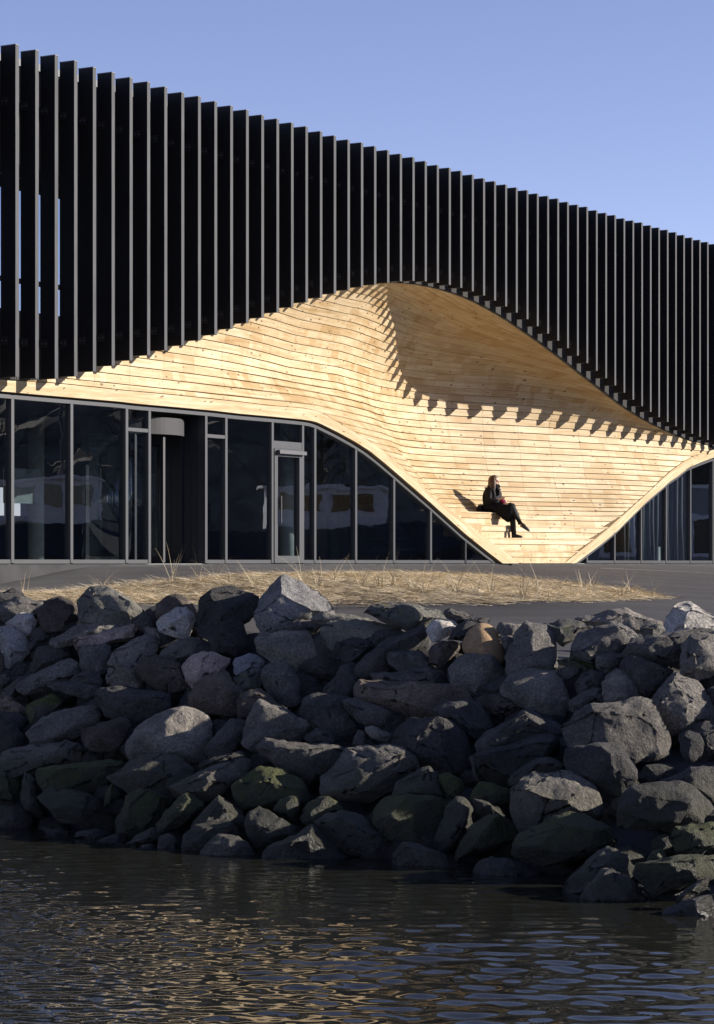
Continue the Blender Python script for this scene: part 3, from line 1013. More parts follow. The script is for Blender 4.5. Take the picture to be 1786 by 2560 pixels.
def graded(lo, hi, f0, f1, step, g=1.25):
    a = list(np.arange(f0, f1 + 1e-6, step))
    s = step
    while a[-1] < hi:
        s *= g; a.append(min(hi, a[-1] + s))
    s = step
    while a[0] > lo:
        s *= g; a.insert(0, max(lo, a[0] - s))
    return np.array(a)
def sheet(name, xs, ys, zf, mat, smooth=True):
    nx, ny = len(xs), len(ys)
    V = np.zeros((nx, ny, 3))
    V[..., 0] = xs[:, None]; V[..., 1] = ys[None]
    V[..., 2] = zf(xs, ys)
    idx = np.arange(nx * ny).reshape(nx, ny)
    F = np.stack([idx[:-1, :-1], idx[1:, :-1], idx[1:, 1:], idx[:-1, 1:]], -1).reshape(-1, 4)
    me = bpy.data.meshes.new(name)
    me.from_pydata(V.reshape(-1, 3).tolist(), [], F.tolist())
    me.materials.append(mat)
    me.polygons.foreach_set('use_smooth', [smooth] * len(me.polygons))
    o = link(bpy.data.objects.new(name, me))
    return o
gx = graded(-900, 900, -7, 12, .25)
gy = graded(-60, 1500, 18, 66, .25)
o = sheet('ground', gx, gy, lambda xs, ys: np.array([[ground_z(x, y) for y in ys] for x in xs]), M_ASPH)
tag(o, kind='structure')

# water: real ripples near the camera, flat far off
wx = graded(-900, 900, -4.6, 4.6, .028, 1.3)
wy = graded(-900, 90, 14.2, 28.6, .030, 1.3)
wr = np.random.default_rng(11)
comps = []
for lam, amp, nn in ((1.0, .0026, 4), (.44, .0036, 10), (.27, .0034, 20), (.14, .0028, 24)):
    for _ in range(nn):
        ang = math.radians(wr.normal(75, 45))
        l_ = lam * wr.uniform(.75, 1.3)
        comps.append((2 * math.pi / l_ * math.cos(ang), 2 * math.pi / l_ * math.sin(ang), wr.uniform(0, 6.28), amp * wr.uniform(.5, 1.2) / math.sqrt(nn) * 1.9))
def water_z(xs, ys):
    X, Y = np.meshgrid(xs, ys, indexing='ij')
    H = np.zeros_like(X)
    env = .8 + .45 * np.sin(.9 * X + .5 * Y + 1.0) * np.sin(.6 * Y - .5 * X)
    chop = np.clip((.9 - X) / 2.6, .16, 1)
    for kx, ky, ph, am in comps:
        H += am * np.sin(kx * X + ky * Y + ph) * (chop if math.hypot(kx, ky) > 34 else 1)
    fade = np.clip(np.minimum((5.2 - np.abs(X)) / .8, np.minimum((Y - 13.2) / 1.0, (29.6 - Y) / 1.5)), 0, 1)
    calm = np.clip((np.vectorize(fshore)(X) - Y) / 5.0, .38, 1)
    return H * env * fade * calm
o = sheet('water', wx, wy, water_z, M_WATER)
tag(o, kind='structure')

# pale worn line on the asphalt at the far right
def ray_ground(px, py):
    lo, hi = 15.0, 90.0
    k = (py - HY) / FPX; r = (px - CX) / FPX
    Y = lo
    prev = None
    for Y in np.arange(24, 75, .05):
        d = (CAM_H - k * Y) - (grade(r * Y, Y))
        if d < 0: return Vector((r * Y, Y, grade(r * Y, Y)))
    return Vector((r * Y, Y, grade(r * Y, Y)))
lp = [ray_ground(x, y) for x, y in ((1500, 1421.5), (1600, 1425), (1700, 1429.5), (1790, 1434), (1830, 1437))]
V = []; F = []
for p in lp:
    V += [(p.x, p.y - .16, grade(p.x, p.y - .16) + .005), (p.x, p.y + .16, grade(p.x, p.y + .16) + .005)]
F = [(2 * i, 2 * i + 2, 2 * i + 3, 2 * i + 1) for i in range(len(lp) - 1)]
tag(mesh_obj('painted_line', V, F, M_LINE), kind='structure')

# straw island
isl_top = [(-60,1493),(0,1490),(225,1473),(360,1459),(500,1449),(700,1441),(900,1437),(1100,1440),(1250,1448),(1400,1460),(1500,1474),(1600,1485),(1662,1494)]
isl_bot = [(1600,1499),(1450,1505),(1250,1510),(900,1511),(500,1511),(200,1510),(-60,1509)]
poly = [ray_ground(x, y) for x, y in isl_top + isl_bot]
pl2 = [(p.x, p.y) for p in poly]
def inside(x, y):
    c = False
    n = len(pl2); j = n - 1
    for i in range(n):
        xi, yi = pl2[i]; xj, yj = pl2[j]
        if (yi > y) != (yj > y) and x < (xj - xi) * (y - yi) / (yj - yi) + xi: c = not c
        j = i
    return c
def edge_d(x, y):
    best = 9
    for (xa, ya), (xb, yb) in zip(pl2, pl2[1:] + pl2[:1]):
        dx, dy = xb - xa, yb - ya
        t = max(0, min(1, ((x - xa) * dx + (y - ya) * dy) / (dx * dx + dy * dy + 1e-9)))
        best = min(best, math.hypot(x - xa - t * dx, y - ya - t * dy))
    return best
def isl_z(x, y):
    d = edge_d(x, y)
    return grade(x, y) + .01 + .05 * min(1, d / .5) + .018 * noise.noise((x * 2.2, y * 2.2, 3)) * min(1, d / .3)
bx0, bx1 = min(p[0] for p in pl2), max(p[0] for p in pl2); by0, by1 = min(p[1] for p in pl2), max(p[1] for p in pl2)
bm = bmesh.new()
vsb = [bm.verts.new((p.x, p.y, 0)) for p in poly]
bm.faces.new(vsb)
bmesh.ops.triangulate(bm, faces=bm.faces)
for _ in range(5):
    lo = [ed for ed in bm.edges if ed.calc_length() > .35]
    if not lo: break
    bmesh.ops.subdivide_edges(bm, edges=lo, cuts=1)
    bmesh.ops.triangulate(bm, faces=bm.faces)
for v in bm.verts: v.co.z = isl_z(v.co.x, v.co.y)
me = bpy.data.meshes.new('straw_bed'); bm.to_mesh(me); bm.free()
me.materials.append(M_SOIL)
tag(link(bpy.data.objects.new('straw_bed', me)), kind='structure')
# cut straw lying on it
gr = random.Random(5)
def blade(m, base, yaw, length, rise, width, bend, nseg=4):
    d = Vector((math.cos(yaw), math.sin(yaw), 0)); sd = Vector((-d.y, d.x, 0))
    L = []
    for i in range(nseg + 1):
        t = i / nseg
        p = base + d * (length * (t * math.cos(rise) + bend * t * t)) + Vector((0, 0, length * (t * math.sin(rise) - bend * .8 * t * t * math.sin(rise))))
        wd = width * (1 - .85 * t)
        L.append((p - sd * wd + Vector((0, 0, wd * .5)), p + sd * wd))
    V = [q for pr in L for q in pr]
    m.add(V, [(2 * i, 2 * i + 1, 2 * i + 3, 2 * i + 2) for i in range(nseg)])
m = MB(); cnt = 0
while cnt < 24000:
    x, y = gr.uniform(bx0 - .3, bx1 + .3), gr.uniform(by0 - .3, by1 + .3)
    if not inside(x, y):
        if edge_d(x, y) > .28 or gr.random() > .4: continue
        cnt += 1
        blade(m, Vector((x, y, grade(x, y) + gr.uniform(.004, .015))), gr.uniform(0, 6.28), gr.uniform(.10, .30), abs(gr.gauss(0, .12)), gr.uniform(.003, .006), 0.15, 3)
        continue
    cnt += 1
    if noise.noise((x * 1.1, y * 1.1, 7)) < -.25 and gr.random() < .6: continue
    z = isl_z(x, y)
    blade(m, Vector((x, y, z + gr.uniform(0, .02))), gr.uniform(0, 6.28), gr.uniform(.10, .34), abs(gr.gauss(0, .18)), gr.uniform(.003, .0065), 0.15, 3)
o = m.build('cut_straw', M_STRAW)
tag(o, 'dry golden cut straw covering the planted island before the building', 'straw', kind='stuff')

# tall marram grass clumps
clumps = [(60,1495,5,50),(258,1480,8,52),(430,1462,10,64),(495,1462,9,58),(540,1455,7,42),(575,1472,6,46),(640,1480,7,50),(760,1470,9,62),(800,1478,8,58),(838,1462,7,52),(905,1478,8,70),(950,1478,8,60),(985,1475,9,66),(1030,1480,7,46),(1060,1490,9,56),(1140,1492,8,66),(1190,1488,7,58),(1228,1492,8,70),(1310,1500,10,70),(1345,1490,7,58),(1392,1486,8,52),(1460,1484,7,56),(1486,1478,6,44),(1555,1496,5,66),(1582,1490,5,40),(1632,1494,4,50)]
cl_names = {}
for k, (px, py, nb, hp) in enumerate(clumps):
    g = ray_ground(px, py)
    if not inside(g.x, g.y): 
        g = ray_ground(px, min(py + 8, 1506))
    z = isl_z(g.x, g.y) - .02
    t = empty('grass_clump', (g.x, g.y, z))
    H = 1.4 * hp / FPX * g.y
    m = MB()
    for _ in range(nb + 5):
        yaw = gr.uniform(0, 6.28)
        lean = gr.uniform(1.0, 1.5)
        blade(m, Vector((gr.uniform(-.05, .05), gr.uniform(-.05, .05), 0)), yaw, H * gr.uniform(.6, 1.3), lean, gr.uniform(.0028, .0052) * (1.45 if px > 620 else .85), gr.choice([.1, .3, .6, .85]), 8)
    m.build('blades', M_STALK, t)
    hgt = 'tall' if hp > 60 else ('low' if hp < 50 else 'knee-high')
    bg_ = [(140, 'before the concrete plinth'), (330, 'before the widest glass pane'), (470, 'in front of the revolving door'), (530, 'before the dark entrance recess'), (660, 'before the pane beside the entrance recess'),
           (790, 'in front of the side door'), (880, 'before the first sloping pane'), (1000, 'before the second sloping pane'), (1100, 'before the small sloping panes'), (1290, 'before the foot of the beam'),
           (1420, 'before the lowest timber step'), (1520, 'where the bed narrows'), (1600, 'near the tip of the bed'), (9999, 'at the very tip of the bed')]
    where = [t_ for lim_, t_ in bg_ if px < lim_][0]
    lab = '%s tuft of dry marram grass on the straw %s' % (hgt, where)
    tag(t, lab, 'grass', 'marram tufts on the straw bed')
    cl_names.setdefault(lab, []).append(t)
for lab, ts_ in cl_names.items():
    if len(ts_) > 1:
        for t in ts_: t['group'] = lab

# ------------------------------------------------------------------ the rock bank
TILE = {'A': (0, 1430), 'B': (600, 1430), 'C': (1186, 1430), 'D': (0, 1830), 'E': (600, 1830), 'F': (1186, 1850)}
ROCKS = '''
A g 0,225 75,180 130,163 180,175 290,210 265,270 130,310 20,345 -60,300|180,215 60,240
A b 250,260 330,195 395,175 490,190 530,250 520,310 440,370 350,415 270,330|400,230 440,280|rounded dark brown boulder on the bank crest below the plinth
A k 508,185 545,130 600,108 690,98 790,135 840,160 920,215 965,260 930,310 880,345 700,330 545,310|845,185 830,250 700,200|big grey crest boulder with a yellow lichen spot and pale broken side
A l 40,345 100,310 165,260 215,260 250,320 225,380 180,435 120,390|150,320 200,330|small pale wedge of granite leaning below the crest
A l -40,345 20,340 80,375 140,410 185,460 195,540 140,590 60,620 -40,560|70,480 120,520|large pale speckled granite boulder below the small pale wedge
A b -60,450 0,445 40,490 65,590 30,650 -60,680|0,520
A g 185,460 230,375 280,355 320,380 340,430 250,490 200,510|275,390
A g 320,440 430,390 560,330 650,320 780,335 900,350 930,390 700,420 480,450 380,490|600,350 640,390
A p 482,465 520,440 700,400 850,365 900,345 940,390 940,420 880,445 700,480 560,510 500,505|850,420 540,470 700,430|long flat reddish slab lying across other rocks below the crest
A d 900,340 960,262 1010,310 1040,355 1000,385 930,380|970,310
A d 195,560 250,510 400,460 480,440 505,480 500,545 450,570 330,640 205,650|300,540 420,510
A g 525,540 560,510 700,480 735,500 740,580 700,680 620,640 540,640|640,540
A g 720,620 760,530 860,470 960,415 1040,420 1060,500 1000,560 920,640 960,760 850,775 720,745 725,690|900,490 800,640
A b 1045,210 1080,180 1170,152 1230,165 1320,250 1290,300 1100,320 1050,320|1180,200 1250,220|brown crest boulder behind a paler grey one
A l 1045,335 1100,290 1180,230 1260,240 1310,275 1310,400 1240,440 1150,430 1060,390|1230,300 1150,340|pale mottled boulder in front of the brown crest boulder
A d 1325,240 1350,160 1390,110 1530,105 1640,110 1715,165 1690,280 1600,330 1500,430 1390,440 1320,420|1430,150 1600,150 1480,300|big black flat-topped boulder on the crest beside the largest light boulder
A g 940,370 1000,360 1080,400 1140,450 1130,490 1060,500 980,430|1050,420
A k 1040,560 1150,480 1230,440 1330,435 1390,480 1380,530 1280,590 1180,600|1240,480
A d 1390,420 1450,330 1560,300 1640,340 1640,480 1560,560 1430,530|1520,360
A b 905,650 960,570 1010,560 1150,570 1215,610 1220,700 1270,770 1180,800 1080,790 980,720|1100,640 1200,640 1000,620|tan-topped boulder beside the pink granite block
A p 1212,610 1290,570 1360,530 1430,535 1535,580 1520,620 1450,700 1390,730 1290,750 1220,700|1400,560 1350,630 1440,640|pink granite block with a bright broken face
A b 1440,700 1500,640 1560,690 1600,760 1640,800 1560,940 1400,930 1240,890 1250,820 1310,760|1430,740 1520,780|reddish brown boulder right below the pink granite block
A g 125,740 180,700 250,655 330,620 450,570 510,600 520,690 480,740 340,740 300,790 130,830|300,680 250,720
A d 300,745 380,730 520,740 680,755 660,800 600,850 480,835 360,800|450,760
A d 470,720 560,660 650,670 690,720 680,750 520,740|580,690
A d 630,870 660,760 800,770 950,800 1130,815 1120,910 1000,960 880,1010 720,960|1080,840 800,830|large straight-edged dark slab tilted on the middle of the bank
A b -60,830 0,815 80,840 160,900 175,950 60,940 -60,930|100,880
A m 170,890 260,850 340,825 400,850 420,890 310,930 210,1000 180,960|300,870
A g 180,1045 260,980 420,910 560,870 610,880 690,885 730,970 700,990 560,1040 480,1095 330,1140 220,1120|620,890 430,1010 500,1010|long block with a bright rough end face below the dark slab
A b 530,1050 640,1010 750,975 840,970 875,1030 840,1080 790,1180 700,1190 580,1180 540,1110|740,1020 660,1050
A g 830,1110 900,1040 1050,960 1200,905 1330,905 1390,990 1400,1100 1350,1240 1200,1280 900,1230|1210,910 1180,1010 1240,960|huge rounded block with a sunlit corner in the middle of the bank
A d -60,940 0,935 100,940 200,1000 150,1050 0,1040 -60,1050|80,970
A d -60,1060 0,1030 90,1015 150,1080 150,1170 60,1200 -60,1210|60,1060
A d 0,810 90,730 180,680 230,670 130,740 120,840 60,830|110,740
A d 0,690 40,675 75,715 30,760 -40,770 -40,700|20,710
A g 1370,1160 1440,1080 1520,1000 1600,960 1650,990 1640,1110 1560,1180 1400,1250|1540,1040
B l 95,250 120,180 230,85 240,50 300,18 390,45 480,110 600,170 645,210 645,270 560,280 470,320 340,380 200,410 130,390 105,320|260,120 420,210 560,220 330,150|largest light grey boulder topping the crest against the straw
B k 830,270 850,215 900,198 1080,200 1200,225 1320,260 1370,310 1270,330 1150,385 1000,340 900,300|1150,230 1230,300|flat-topped crest boulder with orange and green lichen
B d 1350,270 1410,238 1480,265 1570,290 1560,330 1460,350 1400,310|1420,270
B l 1240,390 1270,325 1320,310 1420,325 1455,355 1430,410 1390,455 1290,465|1340,350
B d 1390,450 1440,370 1540,310 1640,300 1700,330 1640,350 1500,400 1480,470|1560,330
B d 200,400 320,340 400,320 500,330 550,355 510,400 420,390 330,410|420,340
B k 480,310 560,272 640,275 740,290 850,310 950,345 930,380 800,370 640,330 560,360|700,300
B k 540,430 570,350 640,325 770,350 870,375 950,370 1060,355 1110,385 1080,420 930,470 880,440 680,450 620,510 560,490|900,400 780,390
B g 110,460 150,405 240,420 320,400 430,382 500,430 560,510 580,580 570,660 380,660 230,590 130,540|440,400 540,500 300,500|wide grey plate of granite standing below the largest light boulder
B d 615,600 650,470 760,440 880,435 920,475 820,540 740,620 640,630|720,500
B d 750,620 850,530 970,460 1100,400 1210,365 1280,440 1200,490 1080,520 980,560 1000,650 880,690 790,680|1100,480 1180,420 950,510|long black slab sloping up toward the sandy boulder
B g 970,540 1010,520 1120,525 1210,530 1270,600 1270,635 1150,640 1050,655 1000,610|1080,560 1200,560
B b 1265,520 1330,465 1420,460 1480,480 1470,520 1400,580 1330,640 1270,600|1340,520
B s 1480,510 1500,430 1550,365 1610,335 1680,350 1740,430 1770,520 1765,600 1700,610 1600,580 1520,560|1620,430 1600,500|smooth sandy orange boulder among the grey rocks
B g 1390,640 1400,580 1480,530 1580,500 1640,500 1700,560 1780,690 1730,800 1590,860 1520,760 1400,720|1660,560 1600,640 1700,640|sunlit grey block directly in front of the sandy boulder
B w -40,590 60,545 120,560 155,610 60,660 -20,690 -40,640|60,590|small white speckled stone wedged among dark rocks
B g 140,640 200,610 300,600 350,640 385,720 400,850 330,890 230,850 160,760|300,620 330,760
B k -40,700 60,650 150,640 150,760 60,790 -40,800|60,700
B b -40,830 60,795 140,785 210,840 300,920 200,930 60,940 -40,970|130,820
B d 520,790 600,700 660,640 700,590 740,590 750,640 810,700 800,780 740,840 600,840|700,640|dark pointed rock below the long black slab
B d 850,690 1000,660 1200,640 1340,645 1380,700 1250,740 1000,760 900,740|1100,680
B b 760,830 800,750 880,700 1000,690 1130,710 1250,700 1330,730 1480,750 1560,810 1580,870 1450,860 1310,910 1290,970 1150,980 900,880|1150,760 1280,740 1100,870 900,760|broad lumpy brown-grey boulder below the sunlit block
B d 345,930 430,850 530,808 680,840 740,850 700,950 780,1040 720,1130 640,1130 500,1010 400,960|540,840
B d 690,860 780,845 880,870 1010,920 1090,960 1090,1020 1010,1060 900,1040 780,1000 700,930|860,960 1000,940
B g 15,1050 40,970 90,880 140,855 240,890 350,950 420,990 510,1020 500,1050 420,1110 300,1100 150,1120 60,1190 20,1140|150,890 380,970 330,1040 170,1010|sunlit grey boulder with a sharp crown in the middle of the bank
B d 420,1110 520,1030 600,1070 640,1110 620,1150 480,1140|540,1070
B g 830,1040 880,1030 960,1060 1025,1090 960,1130 880,1100|900,1060
B d 970,1160 1060,1060 1130,990 1290,960 1340,950 1430,1020 1520,1090 1550,1160 1530,1280 1400,1320 1200,1290 1080,1240|1330,970 1150,1130|huge smooth black block with a straight ridge
B d 1295,930 1380,870 1450,850 1600,880 1720,1000 1640,1080 1560,1110 1440,1020 1340,960|1470,890
B d 740,1160 790,1060 850,1080 830,1170|800,1100
C g 145,380 175,330 230,340 310,355 290,400 240,420 170,410|220,360
C g 170,420 250,420 240,490 205,540 190,470|215,450
C g 210,570 250,480 300,360 340,325 400,345 510,360 535,420 550,560 560,640 520,660 420,640 260,690 220,690|400,570 430,400 360,350|upright grey pillar rock beside the sandy boulder
C k 480,350 620,322 720,340 805,380 740,400 640,440 600,490 545,440 520,370|590,380
C g 660,325 780,290 900,255 1000,248 1080,280 1180,310 1270,345 1270,380 1140,400 1060,390 960,345 800,370|1020,290 1040,330|long low grey crest rock against the asphalt
C k 1095,395 1150,355 1250,345 1270,390 1240,415 1140,435|1180,380
C l 1268,400 1300,300 1360,200 1420,187 1500,240 1600,300 1680,340 1680,400 1580,380 1400,405|1420,230 1400,390|pointed pale grey pyramid rock on the crest before the asphalt
C g 610,540 640,470 730,400 850,360 960,342 1030,375 1140,430 1090,450 1000,470 1000,530 810,560 790,590 650,560|960,370 880,430 800,480
C d 1000,490 1060,450 1180,420 1290,405 1480,400 1600,380 1640,420 1500,420 1390,490 1370,630 1250,620 1100,530 1010,540|1300,430
C g 1380,620 1390,500 1440,430 1520,400 1620,400 1680,440 1680,660 1540,650 1460,700 1400,720|1450,560 1600,560 1500,470
C m 555,590 610,570 740,575 800,640 750,650 700,640 620,620 570,620|700,590
C d 800,640 810,560 900,545 1020,550 1000,580 950,650 880,665|930,590
C d 950,650 980,590 1050,540 1100,528 1200,570 1310,640 1330,680 1260,730 1150,810 1100,740 1030,680|1100,560
C g 160,800 220,720 300,665 400,648 520,660 580,680 600,760 630,880 600,940 500,990 440,940 330,870 260,810|500,780 460,860 540,690|large grey boulder with bright patches below the upright pillar rock
C d 550,660 600,620 690,620 720,660 680,700 600,720|640,650
C d 660,740 720,680 780,655 880,670 870,760 790,775 700,810|780,690
C g 860,700 900,665 960,657 1060,695 1100,770 1120,830 1040,850 1000,870 930,880 870,850|1030,760 1000,850 960,690
C d 635,870 700,810 800,775 860,770 870,850 900,890 780,890 680,930 640,920|780,810
C g 1135,830 1200,770 1280,690 1350,678 1400,710 1480,740 1560,830 1600,900 1620,970 1480,960 1420,1050 1300,1060 1220,1000 1200,910|1330,720 1430,880 1310,760|large grey boulder with a sunlit crown high on the bank
C b 20,860 80,820 260,805 340,860 330,900 250,930 170,970 60,900|290,850
C d 10,1110 100,1040 250,930 330,905 430,960 510,1000 590,1050 560,1090 400,1100 200,1170 50,1200|290,990 330,930 400,1000
C d 570,1150 590,1040 700,940 790,895 920,890 1040,855 1120,840 1200,890 1200,980 1320,1140 1280,1210 1050,1240 900,1180 700,1160 640,1200|1100,960 1000,1010 800,930|biggest dark speckled boulder lying across the bank
C d 1360,1090 1420,1055 1500,1080 1530,1150 1520,1220 1440,1260 1380,1200|1440,1100
C d 1540,800 1600,765 1680,760 1680,900 1600,880|1620,800
C d 1520,1080 1600,1050 1680,1040 1680,1200 1560,1200|1600,1090
D g -60,170 0,140 120,110 230,85 330,90 430,60 500,80 590,150 600,190 460,220 300,240 190,270 60,310 -60,250|400,110 230,180 480,110
D m 250,290 270,250 420,235 560,205 780,195 820,220 740,290 650,410 500,380 350,375 280,400 250,350|420,250 700,230
D d 735,300 850,210 960,145 1080,140 1170,155 1260,215 1280,290 1150,360 1000,370 860,400 760,350|960,290 1100,290
D m -60,330 40,300 100,305 140,350 120,450 90,490 -60,480|60,350
D d 140,310 160,260 240,310 255,440 290,570 240,550 140,480 150,400|180,350|narrow upright splinter of dark rock low on the bank
D d 260,450 350,372 500,395 600,420 690,480 680,530 770,570 740,640 560,620 430,590 300,520|600,440 560,520
D d -60,490 60,495 170,525 210,590 190,650 60,655 -60,650|100,530
D m 740,650 790,560 850,440 950,372 1020,375 1120,430 1110,500 1060,580 1030,640 900,700 760,690|1050,400 980,420
D m 1040,590 1100,520 1180,440 1260,410 1330,440 1355,490 1320,550 1250,620 1060,665|1200,540 1300,480
D m 690,440 745,340 770,400 760,480 700,510|740,410
D g 1135,380 1180,330 1330,290 1420,230 1580,185 1660,190 1640,260 1520,320 1440,420 1380,460 1300,410 1150,430|1440,310 1500,240
D d 1260,640 1330,560 1460,425 1600,500 1660,590 1600,640 1400,620|1470,440
D h 1060,790 1070,690 1130,670 1230,720 1190,790 1100,800|1180,720|small square stone at the water's edge beside a light pointed one
D h 850,740 910,690 1040,635 1065,680 1050,730 950,760|1000,660
D h 1225,790 1240,690 1300,620 1450,590 1550,580 1600,680 1480,690 1330,810|1450,610
D g 1310,860 1370,760 1480,665 1540,670 1640,740 1740,850 1600,880 1450,870|1490,700 1560,760|pointed wet grey rock rising from the water
D h 480,700 540,655 640,648 740,670 700,710 560,720|620,670
D h 560,760 700,700 830,655 850,700 820,760 700,770|780,690
D h 890,800 950,760 1030,735 1065,800 980,815|1000,760
D h -60,680 60,655 135,685 60,715 -60,715|60,680
D h 280,650 380,625 460,660 440,690 320,690|380,650
D d 1330,240 1440,160 1600,125 1660,150 1600,190 1420,230 1350,270|1500,170
E d 130,110 170,55 300,65 420,75 620,90 720,95 730,120 650,230 560,280 480,350 400,300 280,220 160,150|630,160 300,110 560,110|long flat-topped dark slab in the lower middle of the bank
E g 515,380 560,300 650,250 720,120 860,90 980,100 1100,110 1150,180 1180,250 1060,320 1000,380 880,430 680,430 560,410|980,220 830,360 1080,150 850,290|big block with a rough sunlit lower face low on the bank
E m -60,370 60,310 140,235 260,230 330,290 400,330 490,420 470,470 370,480 250,450 150,470 0,500 -60,460|200,330 400,400|large green mossy boulder below the long dark slab
E m 225,520 260,450 380,410 400,480 350,580 290,560|330,470
E m 405,570 440,470 500,420 570,405 640,450 695,530 620,540 520,610 450,620|600,450 540,540
E d 1010,440 1060,340 1150,280 1260,240 1310,280 1350,360 1370,440 1270,430 1100,415|1265,260 1290,400
E m 1330,290 1400,275 1480,340 1500,390 1400,440 1370,420|1420,320
E m 835,600 900,510 970,450 1080,412 1200,430 1390,460 1370,530 1330,640 1280,770 1100,740 950,670|1080,430 1180,490 1000,560|broad olive boulder just above the water's edge stones
E d 25,610 60,540 130,500 220,520 320,570 440,640 380,700 250,740 110,760 50,700|230,540
E g 150,860 200,770 290,730 400,670 480,625 560,690 640,760 720,850 600,880 450,895 300,890|300,760 480,650 560,760 420,820|bright wet triangular rock standing in the water
E h 520,610 580,555 680,535 770,545 830,600 900,660 1030,710 1055,760 980,800 860,830 740,800 640,750|740,680 640,600
E h 1000,900 1030,810 1100,735 1170,735 1270,775 1370,820 1425,910 1350,935 1180,915|1280,800 1120,770|rounded wet rock in the water with foam around it
E d 1290,770 1330,640 1370,520 1440,440 1500,445 1560,530 1580,590 1500,650 1420,730 1370,800|1520,480 1450,500
E d -60,180 40,180 90,240 60,310 0,350 -60,330|40,220
E d 1540,170 1600,140 1660,250 1600,330 1560,300|1600,200
F m -70,640 0,560 60,520 160,500 230,550 300,630 210,700 150,660 60,700 -40,780 -130,800|60,630 170,530
F m -40,390 0,300 40,285 150,300 240,340 245,400 150,430 40,410|100,350|small boulder with bright green moss between dark rocks
F d 0,100 150,65 300,10 400,-30 530,-40 560,20 550,80 480,110 300,150 230,220 200,300 60,290 20,200|520,20 400,20 40,110
F d 220,300 260,210 350,150 480,120 570,130 600,170 540,210 400,230 280,270|400,170
F d 600,160 650,60 720,20 860,10 960,40 1030,110 1070,200 1140,310 1040,310 960,390 880,330 750,260 640,210|850,60 1000,140
F g 250,330 290,270 400,230 560,208 640,225 740,280 830,350 855,420 860,500 690,500 640,530 480,560 300,600 270,480|350,340 640,410 690,410 500,390|flat-topped block with a sunlit table face low on the bank
F d 880,540 940,430 1000,330 1050,312 1290,310 1370,290 1430,300 1530,390 1600,460 1560,520 1380,590 1150,570 920,570|1350,330 1100,360 1500,440
F m 205,780 230,690 330,610 480,535 600,505 760,498 840,560 910,610 940,670 900,730 760,740 600,760 450,830 300,810|600,570 780,730 560,690 800,560|big green mossy boulder with a rough grey broken side
F h 0,870 30,810 120,785 230,790 330,820 430,890 465,940 430,980 240,975 90,960 10,920|120,860 300,890 330,960|flat wet slab at the water's edge below the mossy boulder
F h 600,960 690,880 790,790 880,720 960,725 1040,780 1090,850 1050,900 900,900 760,1000 640,1080 590,1060|880,760 960,780 860,840
F h 700,1100 740,1000 780,950 850,870 920,855 1050,930 1150,990 1230,1080 1130,1115 940,1115 800,1110|910,870 790,970 1050,990 1000,1060|wet glistening pyramid rock at the water's edge
F m 1060,890 1110,830 1180,800 1290,790 1380,770 1500,765 1620,760 1680,800 1650,900 1500,880 1350,960 1200,1010 1120,950|1480,800 1260,830|long rock with a bright green moss top near the water
F m 1300,650 1350,580 1450,555 1660,555 1680,720 1500,750 1350,730|1420,620
F h 1330,1090 1390,1020 1500,940 1560,920 1560,970 1500,1030 1420,1060|1500,980
F h 1240,1160 1400,1080 1560,1040 1680,1010 1680,1220 1400,1210|1560,1060
F h 930,1150 1000,1115 1060,1140 1040,1170 960,1175|1000,1130|small shiny wet stone breaking the water surface
F d 1210,300 1330,240 1450,190 1660,170 1660,330 1580,400 1500,340 1420,290 1290,310|1450,220
F d 0,400 90,405 160,450 240,540 150,500 60,520 0,480|100,440
F m 1140,810 1190,740 1270,715 1280,780 1200,810|1230,750
'''
def bank_Y(px, py):
    r = (px - CX) / FPX
    k = (py - HY) / FPX
    best, by = 9, 26
    for Y in np.arange(17, 36, .1):
        X = r * Y
        d = abs((CAM_H - k * Y) - (ground_z(X, Y) + .44))
        if d < best: best, by = d, Y
    return by

